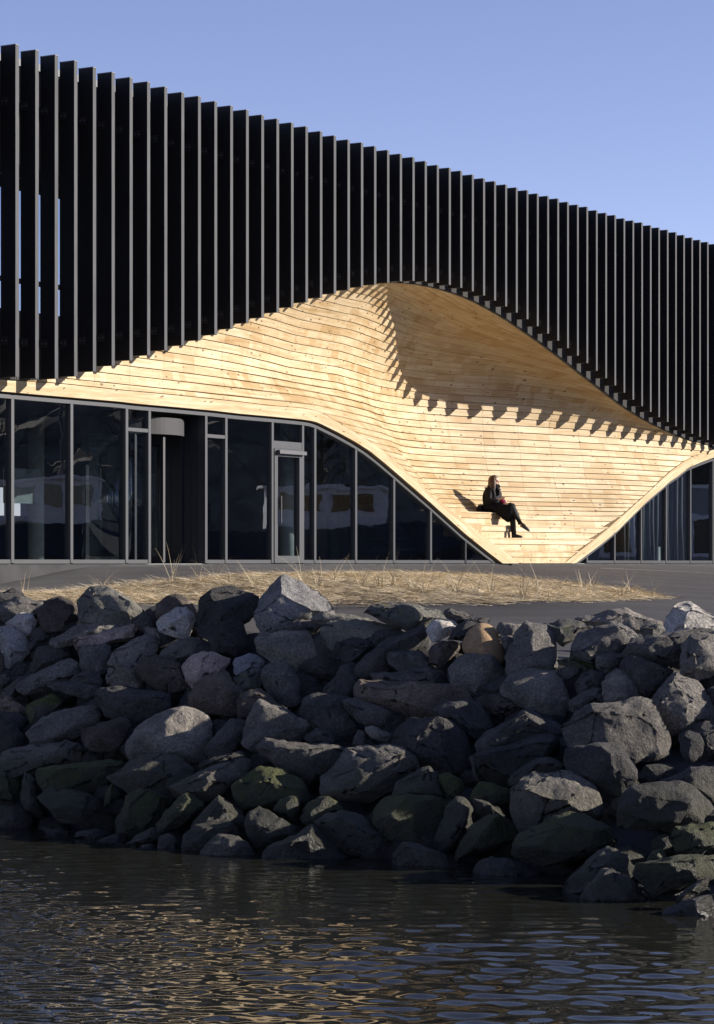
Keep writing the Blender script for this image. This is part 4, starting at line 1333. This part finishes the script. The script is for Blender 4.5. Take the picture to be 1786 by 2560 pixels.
def make_rock(P, size, smoothing=0, seed=0, detail=.06):
    bm = bmesh.new()
    for p in P: bm.verts.new(p)
    bmesh.ops.convex_hull(bm, input=bm.verts)
    loose = [v for v in bm.verts if not v.link_faces]
    bmesh.ops.delete(bm, geom=loose, context='VERTS')
    cr = random.Random(seed * 13 + 5)
    if smoothing == 0:
        for _ in range(7):                              # broken faces
            d_ = Vector((cr.gauss(0, 1), cr.gauss(-.5, 1), cr.gauss(.2, .8))).normalized()
            mx_ = max(v.co.dot(d_) for v in bm.verts)
            r_ = bmesh.ops.bisect_plane(bm, geom=list(bm.verts) + list(bm.edges) + list(bm.faces), plane_co=d_ * (mx_ - cr.uniform(.04, .13) * size), plane_no=d_, clear_outer=True)
            co = [v.co.copy() for v in bm.verts]
            bm.free(); bm = bmesh.new()
            for p in co: bm.verts.new(p)
            bmesh.ops.convex_hull(bm, input=bm.verts)
            bmesh.ops.delete(bm, geom=[v for v in bm.verts if not v.link_faces], context='VERTS')
    bmesh.ops.dissolve_limit(bm, angle_limit=.12, verts=bm.verts, edges=bm.edges)
    bmesh.ops.bevel(bm, geom=list(bm.edges), offset=.018 * size, segments=1, profile=.6, affect='EDGES', clamp_overlap=True)
    bmesh.ops.triangulate(bm, faces=bm.faces)
    lim = max(.04, detail * .8 * size)
    for _ in range(7):
        lo = [e_ for e_ in bm.edges if e_.calc_length() > lim * 1.5]
        if not lo: break
        bmesh.ops.subdivide_edges(bm, edges=lo, cuts=1)
        bmesh.ops.triangulate(bm, faces=[f for f in bm.faces if len(f.verts) > 3])
    for _ in range(smoothing):
        bmesh.ops.smooth_vert(bm, verts=bm.verts, factor=.5, use_axis_x=True, use_axis_y=True, use_axis_z=True)
    bm.normal_update()
    sh = Vector((seed * 3.7, seed * 1.3, -seed * 2.1))
    nr = [v.normal.copy() for v in bm.verts]
    if smoothing < 5:
        for v, n in zip(bm.verts, nr):
            q = v.co + sh
            a = noise.noise(q * (1.9 / size)) * .035 * size
            rid = 1 - abs(noise.noise(q * (3.6 / size)))
            a += (rid - .75) * .035 * size
            a += noise.fractal(q * 7, .9, 2.1, 4) * .020
            v.co += n * a
    me = bpy.data.meshes.new('boulder')
    bm.to_mesh(me); bm.free()
    me.polygons.foreach_set('use_smooth', [True] * len(me.polygons))
    return me

rr = random.Random(21)
colour = {'g': 'grey granite', 'd': 'dark grey', 'b': 'brownish', 'p': 'pinkish', 'l': 'pale grey', 'w': 'white', 'm': 'olive mossy', 'k': 'lichen-spotted', 'h': 'dark wet', 's': 'sandy'}
def rowname(z):
    if z > 1.75: return 'along the crest of the bank'
    if z > 1.15: return 'on the upper bank below the crest'
    if z > .55: return 'on the lower bank above the tide line'
    return "at the foot of the bank by the water"
ALLR = []
rid = 0
for line in ROCKS.strip().splitlines():
    parts = line.split('|')
    hd = parts[0].split()
    ox, oy = TILE[hd[0]]
    conv = lambda s: [(ox + float(t.split(',')[0]) / 2.67, oy + float(t.split(',')[1]) / 2.67) for t in s.split()]
    out = conv(' '.join(hd[2:])); rdg = conv(parts[1]) if len(parts) > 1 else []
    own = parts[2] if len(parts) > 2 else None
    kind = hd[1]
    rid += 1
    cx_ = sum(p[0] for p in out) / len(out); cy_ = sum(p[1] for p in out) / len(out)
    wpx = max(p[0] for p in out) - min(p[0] for p in out); hpx = max(p[1] for p in out) - min(p[1] for p in out)
    Yc = bank_Y(cx_, cy_ + .1 * hpx)
    sc = Yc / FPX
    size = math.sqrt(wpx * hpx) * sc
    def w3(px, py, Y): return Vector(((px - CX) / FPX * Y, Y, CAM_H - (py - HY) / FPX * Y))
    P = []
    for px, py in out:
        px2 = cx_ + (px - cx_) * 1.08
        py2 = cy_ + (py - cy_) * (1.06 if py < cy_ else 1.20)
        dz = -(py2 - cy_) * sc
        Y = Yc + .5 * dz + rr.uniform(-.07, .07) * size
        P.append(w3(px2, py2, Y))
        px3 = cx_ + (px - cx_) * .8; py3 = cy_ + (py - cy_) * .8
        P.append(w3(px3, py3, Yc + .5 * dz + (.42 + rr.uniform(-.08, .1)) * size))
    n = len(out)
    for i in range(0, n, 2 if n > 7 else 1):
        px, py = out[i]
        f = rr.uniform(.50, .66)
        px3 = cx_ + (px - cx_) * f; py3 = cy_ + (py - cy_) * f + .04 * hpx
        dz = -(py3 - cy_) * sc
        P.append(w3(px3, py3, Yc + .5 * dz - rr.uniform(.17, .27) * size))
    for px, py in rdg:
        dz = -(py - cy_) * sc
        P.append(w3(px, py, Yc + .5 * dz - rr.uniform(.28, .36) * size))
    cen = w3(cx_, cy_, Yc)
    low = min(p.z for p in P)
    base = Vector((cen.x, cen.y, low))
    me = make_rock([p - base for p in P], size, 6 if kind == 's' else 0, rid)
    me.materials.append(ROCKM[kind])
    o = link(bpy.data.objects.new('boulder', me))
    o.location = base
    tag(o, own, 'boulder', 'riprap boulders')
    sz = 'large' if size > .75 else ('small' if size < .42 else 'medium')
    flat = 'slab-like ' if wpx > 2.1 * hpx else ('upright ' if hpx > 1.05 * wpx else '')
    ALLR.append((o, own, cx_, cy_, '%s %s%s boulder' % (sz, flat, colour[kind]), rowname(cen.z), size))
import re
for o, own, x, y, desc, row, siz in ALLR:
    if own: continue
    b_ = min((r for r in ALLR if r[1]), key=lambda r: math.hypot((r[2] - x), (r[3] - y) * 1.2))
    short = re.split(r' (?:with|in|on|below|lying|leaning|behind|wedged|right|standing|against|beside|among|topping|sloping|rising|breaking|tilted|directly|high|low|just|near|at|across|between) ', b_[1])[0]
    dy = y - b_[3]; dx = abs(x - b_[2])
    rel = 'just below' if dy > .7 * dx else ('just above' if -dy > .7 * dx else 'right beside')
    o['label'] = '%s %s the %s' % (desc, rel, short)
seen = {}
for r in ALLR: seen.setdefault(r[0]['label'], []).append(r)
for lab, rs in seen.items():
    if len(rs) > 1:
        rs.sort(key=lambda r: -r[6])
        for r, word in zip(rs, ['larger', 'smaller'] if len(rs) == 2 else ['largest', 'middle-sized', 'smallest']):
            r[0]['label'] = word + ' ' + lab.split(' ', 1)[1]

# the bank goes on past both sides of the frame, and lies on smaller packed stones
protos = [o for o in COL.objects if o.name.startswith('boulder')]
rx = random.Random(4)
for side in (-1, 1):
    for k in range(42):
        t = (k % 6 + .4 + rx.uniform(-.1, .1)) / 6
        src = protos[rx.randrange(len(protos))]
        X = side * (5.5 if side < 0 else 4.8) + side * ((k // 6) * .95 + rx.uniform(-.15, .15))
        yc, ys = fcrest(X), fshore(X)
        Y = ys + (yc - ys) * t
        c = src.copy(); COL.objects.link(c)
        c.location = (X, Y, ground_z(X, Y) + .08)
        c.rotation_euler = (0, 0, rx.uniform(-.5, .5))
        c['label'] = 'rough grey boulder farther along the bank'
        c['group'] = 'boulders beyond the frame'
m_ = MB()
fill = []
bmf = bmesh.new()
for k in range(1000):
    X = rx.uniform(-11, 10.5); t = rx.uniform(.0, 1.06)
    yc, ys = fcrest(X), fshore(X)
    Y = yc - (yc - ys) * t + .25
    s_ = rx.uniform(.12, .3)
    mt = Matrix.Translation((X, Y, ground_z(X, Y) + rx.uniform(-.02, .14))) @ Matrix.Rotation(rx.uniform(0, 6), 4, 'Z') @ Matrix.Rotation(rx.uniform(-.6, .6), 4, 'X') @ Matrix.Diagonal((s_ * rx.uniform(.8, 1.5), s_, s_ * rx.uniform(.6, .9), 1))
    r_ = bmesh.ops.create_icosphere(bmf, subdivisions=2, radius=1)
    for v in r_['verts']:
        v.co = v.co * (1 + .28 * noise.noise(v.co * 1.5 + Vector((k, 0, 0))))
        v.co = mt @ v.co
me = bpy.data.meshes.new('packing_stones'); bmf.to_mesh(me); bmf.free()
me.materials.append(ROCKM['d'])
tag(link(bpy.data.objects.new('packing_stones', me)), 'dark small stones packed in the gaps between the boulders', 'stones', kind='stuff')

# ------------------------------------------------------------------ end blocks where the benches meet the beam
for px, py, z_ in ((1155, 1271.5, 3), (1199, 1308.5, 2)):
    ub, zb_ = pix(px, py, 1.0 - .2 * (3 - z_))
    ua = uLR(zb_ - .25)[0] + .02
    for q in range(2):
        zt = zb_ - .14 * q
        u0_ = max(uLR(zt)[0] + .02, ua - .25)
        V = [(u0_, .52, zt - .138), (ub, .52, zt - .138), (ub, 1.3, zt - .138), (u0_, 1.3, zt - .138), (u0_, .50, zt), (ub, .50, zt), (ub, 1.3, zt), (u0_, 1.3, zt)]
        wf = 1.02 - .27 * (3 - z_)
        V = [(x, wf if y < .6 else y, z) for x, y, z in V]
        o = mesh_obj('end_block', V, [(0, 3, 2, 1), (4, 5, 6, 7), (0, 1, 5, 4), (1, 2, 6, 5), (2, 3, 7, 6), (3, 0, 4, 7)], M_WOOD, niche)
        wood_attr(o.data, [(x, y, 80 + q) for x, y, z in V], .3)

# ------------------------------------------------------------------ seated woman
M_COAT = plain('black_coat', (.006, .006, .008), .8, .3, var=.4, scale=30, bmp=.004)
M_DRESS = plain('black_dress', (.009, .009, .011), .9, .15, var=.4, scale=20, bmp=.003)
M_LEG = plain('black_tights', (.009, .009, .011), .7, .3)
M_SKIN = plain('skin', (.52, .33, .25), .5, .4, var=.08)
M_HAIR = plain('light_brown_hair', (.085, .046, .022), .5, .4, var=.45, scale=60, bmp=.006)
M_FUR = plain('black_fur', (.010, .010, .011), .95, .1, var=.6, scale=80, bmp=.012)
M_SHOE = plain('dark_sneaker', (.035, .033, .034), .6, .3)
M_SOLE = plain('grey_sole', (.11, .10, .10), .7, .3)
M_MAROON = plain('maroon_wool', (.16, .012, .04), .9, .1)
WP = 1.46
UP = pix(1232, 1300, WP)[0]
person = empty('person', loc2w(UP, WP, STEP * 4), TH)
tag(person, 'woman in black coat and dress with long light brown hair sitting on the timber steps', 'person')
Z0 = STEP * 4
def lp(f, s_, z): return Vector((-s_, -f, z - Z0))
def skin_mesh(name, verts, edges, radii, mat, sub=2):
    me = bpy.data.meshes.new(name)
    me.from_pydata([tuple(v) for v in verts], edges, [])
    o = link(bpy.data.objects.new(name, me), person)
    md = o.modifiers.new('skin', 'SKIN'); md.use_smooth_shade = True
    for i, r in enumerate(radii):
        d_ = me.skin_vertices[0].data[i]
        d_.radius = (r, r) if not hasattr(r, '__len__') else r
        d_.use_root = (i == 0)
    o.modifiers.new('sub', 'SUBSURF').levels = sub
    o.modifiers['sub'].render_levels = sub
    me.materials.append(mat)
    return o
# body: one continuous figure, pelvis first
bv = [(0,0,1.25),(-.02,0,1.40),(0,0,1.56),(.02,0,1.665),(.045,0,1.72),(.06,0,1.78),(.065,0,1.85),(.055,0,1.905),(.125,0,1.77),(.158,0,1.815),
      (0,.15,1.61),(.05,.21,1.37),(.24,.12,1.42),(.30,.10,1.44),
      (0,-.15,1.61),(.07,-.2,1.38),(.27,-.04,1.37),(.33,-.02,1.37),
      (.05,.09,1.23),(.48,.02,1.29),(.66,-.05,.88),(.70,-.05,.83),(.84,-.05,.76),
      (.05,-.09,1.22),(.46,-.06,1.16),(.50,-.04,.67),(.52,-.04,.60),(.68,-.03,.60),
      (.34,.10,1.455),(.37,.10,1.46),(.34,.115,1.435),(.37,.12,1.44),(.335,.125,1.42),(.36,.13,1.415),(.33,.085,1.47),(.30,.07,1.465),(.32,.06,1.48)]
be = [(0,1),(1,2),(2,3),(3,4),(4,5),(5,6),(6,7),(5,8),(6,9),(2,10),(10,11),(11,12),(12,13),(2,14),(14,15),(15,16),(16,17),(0,18),(18,19),(19,20),(20,21),(21,22),(0,23),(23,24),(24,25),(25,26),(26,27),
      (13,28),(28,29),(13,30),(30,31),(13,32),(32,33),(13,34),(13,35),(35,36)]
br_ = [.13,.10,.12,.065,.048,.07,.083,.06,.032,.013,.055,.042,.03,.026,.055,.042,.03,.028,.085,.058,.036,.034,.026,.085,.058,.036,.034,.03] + [.009]*9
body = skin_mesh('body', [lp(*v) for v in bv], be, br_, M_SKIN)
# coat
cv = [(-.01,0,1.20),(-.03,0,1.36),(-.01,0,1.53),(.01,0,1.62),(.02,0,1.68),(-.005,.17,1.60),(.045,.235,1.37),(.21,.14,1.42),(-.005,-.17,1.60),(.07,-.22,1.38),(.25,-.06,1.37)]
ce = [(0,1),(1,2),(2,3),(3,4),(2,5),(5,6),(6,7),(2,8),(8,9),(9,10)]
skin_mesh('coat', [lp(*v) for v in cv], ce, [(.235,.205),(.225,.20),(.225,.20),(.165,.15),(.09,.09),.105,.085,.064,.105,.085,.064], M_COAT)
# fur collar and scarf end
m = MB()
m.tube([lp(.03 + .095 * math.cos(t), .095 * math.sin(t), 1.685 + .02 * math.cos(t)) for t in np.linspace(0, 2 * math.pi, 15)], .052, 8, False)
m.tube([lp(.13, .05, 1.69), lp(.17, .07, 1.60), lp(.18, .08, 1.50)], [.045, .04, .03], 8)
m.tube([lp(-.06, 0, 1.70), lp(-.10, 0, 1.64), lp(-.11, 0, 1.55)], [.07, .085, .05], 8)
m.build('scarf', M_FUR, person, True)
# dress over the lap
def ell(f, z, rs, rz, s_=0): return [lp(f, s_ + rs * math.cos(t), z + rz * math.sin(t)) for t in np.linspace(0, 2 * math.pi, 20, endpoint=False)]
m = MB()
m.loft([ell(-.16, 1.22, .10, .08), ell(-.12, 1.23, .19, .115), ell(0, 1.245, .215, .135), ell(.16, 1.22, .205, .14), ell(.26, 1.165, .185, .18), ell(.38, 1.12, .165, .215, .0), ell(.46, 1.13, .14, .205), ell(.53, 1.17, .095, .15), ell(.555, 1.19, .04, .08)])
m.build('dress', M_DRESS, person, True)
m = MB()
m.tube([lp(.42,.02,1.28), lp(.49,.02,1.25), lp(.58,-.02,1.06), lp(.665,-.05,.87)], [.075,.072,.066,.054], 12)
m.build('tights', M_LEG, person, True)
m = MB()
m.tube([lp(.46,-.06,1.12), lp(.475,-.05,.92), lp(.51,-.04,.64)], [.07,.066,.052], 12)
m.build('tights', M_LEG, person, True)
def shoe(heel, toe, up):
    heel, toe = Vector(heel), Vector(toe)
    d_ = (toe - heel).normalized(); side = d_.cross(Vector(up)).normalized(); u_ = side.cross(d_).normalized()
    Ln = (toe - heel).length
    def ring(t, wd, lo, hi):
        c = heel + d_ * Ln * t
        return [c + side * wd * math.cos(a) + u_ * (lo + (hi - lo) * (.5 + .5 * math.sin(a))) for a in np.linspace(0, 2 * math.pi, 14, endpoint=False)]
    m = MB()
    m.loft([ring(0, .022, .02, .085), ring(.08, .036, .012, .10), ring(.3, .04, .012, .10), ring(.5, .042, .012, .078), ring(.75, .046, .012, .062), ring(.93, .038, .013, .05), ring(1, .018, .016, .036)])
    o = m.build('shoe', M_SHOE, person, True)
    m = MB()
    m.loft([ring(-.01, .024, 0, .022), ring(.08, .04, 0, .022), ring(.4, .044, 0, .022), ring(.75, .05, 0, .022), ring(.94, .041, 0, .022), ring(1.02, .018, .004, .024)])
    m.build('sole', M_SOLE, o, True)
shoe(lp(.46,-.04,.566), lp(.72,-.02,.566), (0,0,1))
shoe(lp(.66,-.05,.815), lp(.87,-.05,.70), lp(.45,0,1.0) - lp(.1,0,.1) if False else Vector((0, -.5, .85)))
# hair: cap plus long locks falling beside the face
m = MB()
def hring(z, f, rf, rs): return [lp(f + rf * math.cos(t), rs * math.sin(t), z) for t in np.linspace(0, 2 * math.pi, 18, endpoint=False)]
m.loft([hring(1.955, .04, .02, .02), hring(1.945, .035, .06, .055), hring(1.915, .03, .098, .085), hring(1.875, .015, .105, .098), hring(1.83, -.005, .092, .10), hring(1.78, -.02, .078, .098), hring(1.72, -.03, .07, .09), hring(1.66, -.03, .06, .08)])
m.tube([lp(.07,.075,1.89), lp(.085,.095,1.80), lp(.085,.10,1.70), lp(.10,.105,1.60), lp(.12,.10,1.54)], [.03,.042,.042,.034,.012], 9)
m.tube([lp(.04,.08,1.88), lp(.03,.105,1.78), lp(.03,.115,1.68), lp(.05,.115,1.59)], [.03,.045,.045,.02], 9)
m.tube([lp(.07,-.075,1.88), lp(.07,-.09,1.78), lp(.08,-.09,1.64)], [.03,.04,.015], 8)
m.build('hair', M_HAIR, person, True)
m = MB()
for sgn in (-1, 1):
    m.tube([lp(.136, sgn * .032, 1.842), lp(.147, sgn * .03, 1.842)], [.011, .006], 8)
m.tube([lp(.140, .018, 1.785), lp(.148, 0, 1.784), lp(.140, -.018, 1.785)], .006, 6)
m.build('face_features', plain('lips_and_eyes', (.12, .04, .035), .5), person, True)
m = MB(); m.tube([lp(.25,.10,1.42), lp(.29,.07,1.37), lp(.31,.05,1.31)], [.035,.042,.03], 9)
m.build('mitten', M_MAROON, person, True)
# bag beside her on the bench
hb = empty('handbag', loc2w(UP - .16, WP + .2, Z0 + .004), TH)
tag(hb, 'small black bag standing on the timber seat behind the woman', 'handbag')
m = MB()
m.loft([[(-.11, -.05, 0), (.11, -.05, 0), (.11, .05, 0), (-.11, .05, 0)], [(-.12, -.06, .05), (.12, -.06, .05), (.12, .06, .05), (-.12, .06, .05)], [(-.09, -.03, .17), (.09, -.03, .17), (.09, .03, .17), (-.09, .03, .17)]])
m.build('pouch', M_COAT, hb)
m = MB(); m.tube([(-.07, 0, .168), (-.05, 0, .19), (.05, 0, .19), (.07, 0, .168)], .008, 6)
m.build('strap', M_COAT, hb)

# ------------------------------------------------------------------ harbour surroundings that the glazing mirrors
M_HILL = plain('winter_wood', (.115, .112, .098), .95, .1, var=.5, scale=.6)
M_WHITE = plain('white_gelcoat', (.78, .79, .80), .4, .4)
M_NAVY = plain('navy_antifoul', (.03, .04, .08), .6, .3)
M_BOARD = plain('grey_clapboard', (.30, .31, .33), .7, .2)
M_TILE = plain('red_roof_tile', (.22, .075, .045), .8, .2)
M_DARKWIN = plain('dark_window', (.01, .012, .015), .1, .6)
# wooded hill beyond the harbour
hc = Vector((95, 118)); hd_ = Vector((.875, .484)); ht = Vector((-.484, .875))
us_ = np.linspace(-150, 150, 150); vs_ = np.linspace(-35, 90, 60)
V = []
for a_ in us_:
    for b_ in vs_:
        p = hc + ht * a_ + hd_ * b_
        t = smooth01((b_ + 35) / 40)
        z = grade(p.x, p.y) - .8 + 13 * t + t * (2.2 * noise.noise((a_ * .06, b_ * .06, 0)) + 1.8 * noise.noise((a_ * .3, b_ * .3, 4)) + 1.2 * noise.noise((a_ * .9, b_ * .9, 2)))
        V.append((p.x, p.y, z))
nb_ = len(vs_)
F = [(i * nb_ + j, (i + 1) * nb_ + j, (i + 1) * nb_ + j + 1, i * nb_ + j + 1) for i in range(len(us_) - 1) for j in range(nb_ - 1)]
tag(mesh_obj('hillside', V, F, M_HILL), kind='structure')

def boat(loc, rz, label, L=8.5, stripe=False):
    t = empty('moored_boat', loc, rz)
    tag(t, label, 'boat')
    m = MB(); rings = []
    for x, hw, keel, top in ((-L/2, 1.1, .9, 2.0), (-L/4, 1.35, .55, 2.0), (0, 1.4, .45, 2.1), (L/4, 1.15, .6, 2.3), (L*.42, .5, 1.2, 2.55), (L/2, .05, 2.3, 2.7)):
        rings.append([(x, -hw, top), (x, -hw * .85, (keel + top) * .45), (x, 0, keel), (x, hw * .85, (keel + top) * .45), (x, hw, top)])
    m.loft(rings)
    m.build('hull', M_NAVY, t)
    m = MB(); m.box(-L * .28, L * .12, -.85, .85, 2.12, 3.3); m.box(-L * .3, L * .14, -.95, .95, 3.302, 3.4)
    cab = m.build('wheelhouse', M_WHITE, t)
    for k in range(4):
        for sg in (-1, 1):
            x = -L * .24 + k * .8
            m = MB(); m.box(x, x + .55, sg * .86 - .01, sg * .86 + .01, 2.65, 3.15)
            m.build('window', M_DARKWIN, cab)
    m = MB(); m.tube([(0, 0, 3.4), (0, 0, 7.5)], .06, 8); m.build('mast', M_ALU, t)
    for x in (-L * .25, L * .2):
        for sg in (-1, 1):
            m = MB(); m.tube([(x, sg * 1.25, .0), (x, sg * .95, 1.3)], .06, 6); m.build('cradle_leg', M_FRAME_D, t)
        m = MB(); m.box(x - .1, x + .1, -.5, .5, 0, .62); m.build('keel_block', M_CONC, t)
def gl_(x, y, dz=0): return (x, y, grade(x, y) + dz)
boat(gl_(24, 52), math.radians(118), 'white boat with a windowed wheelhouse mirrored in the wide panes beside the entrance')
boat(gl_(27, 63), math.radians(112), 'white boat mirrored behind the glass where the beam starts to drop', 9.5)
house = empty('clapboard_house', gl_(31, 78, -.02), math.radians(37))
tag(house, 'grey clapboard house mirrored in the panes at the far end of the glazing', 'house')
m = MB(); m.box(0, 8, -6, 6, 0, 5.6)
wl = m.build('wall', M_BOARD, house)
for k in range(27):
    m = MB(); m.box(-.03, 0, -6, 6, .1 + .2 * k, .285 + .2 * k); m.build('clapboard', M_BOARD, wl)
for yy in (-4.2, -1.6, 1.6, 4.2):
    for zz in (1.1, 3.6):
        m = MB(); m.box(-.09, -.031, yy - .65, yy + .65, zz - .1, zz + 1.45); wn = m.build('window', M_WHITE, house)
        m = MB(); m.box(-.11, -.091, yy - .5, yy + .5, zz + .05, zz + 1.3); m.build('pane', M_DARKWIN, wn)
m = MB(); m.add([(-.4, -6.4, 5.55), (8.4, -6.4, 5.55), (8.4, 6.4, 5.55), (-.4, 6.4, 5.55), (4, -6.4, 8.4), (4, 6.4, 8.4)], [(0, 4, 5, 3), (1, 2, 5, 4), (0, 1, 4), (3, 5, 2), (0, 3, 2, 1)])
m.build('roof', M_TILE, house)

# bare winter trees at the foot of the hill
M_BARK = plain('bark', (.035, .030, .026), .9, .1)
tr_ = random.Random(9)
def bare_tree(loc, H, label):
    t = empty('bare_tree', loc)
    tag(t, label, 'tree', 'bare trees mirrored in the glazing')
    m = MB()
    m.tube([(0, 0, -.2), (.05, 0, H * .3), (.1, .1, H * .65), (.1, .15, H)], [.22, .17, .09, .02], 7)
    m.build('trunk', M_BARK, t)
    m = MB()
    for k in range(26):
        z0 = H * tr_.uniform(.25, .92); a0 = tr_.uniform(0, 6.28); ln = (H - z0) * .55 + .9
        p0 = Vector((.08, .08, z0)); p1 = p0 + Vector((math.cos(a0) * ln * .5, math.sin(a0) * ln * .5, ln * .35)); p2 = p1 + Vector((math.cos(a0 + .3) * ln * .4, math.sin(a0 + .3) * ln * .4, ln * .45))
        m.tube([p0, p1, p2], [.06, .035, .012], 5)
        for q in range(3):
            a1 = a0 + tr_.uniform(-1.2, 1.2); b0 = p1.lerp(p2, q / 3)
            m.tube([b0, b0 + Vector((math.cos(a1) * ln * .3, math.sin(a1) * ln * .3, ln * .3))], [.022, .008], 4)
    m.build('crown', M_BARK, t)
for k in range(11):
    p = Vector((52, 84)) + ht * (-38 + 8 * k + tr_.uniform(-2, 2)) + hd_ * tr_.uniform(-6, 8)
    bare_tree(gl_(p.x, p.y), tr_.uniform(6.5, 10), 'bare winter tree mirrored faintly in the dark glazing')
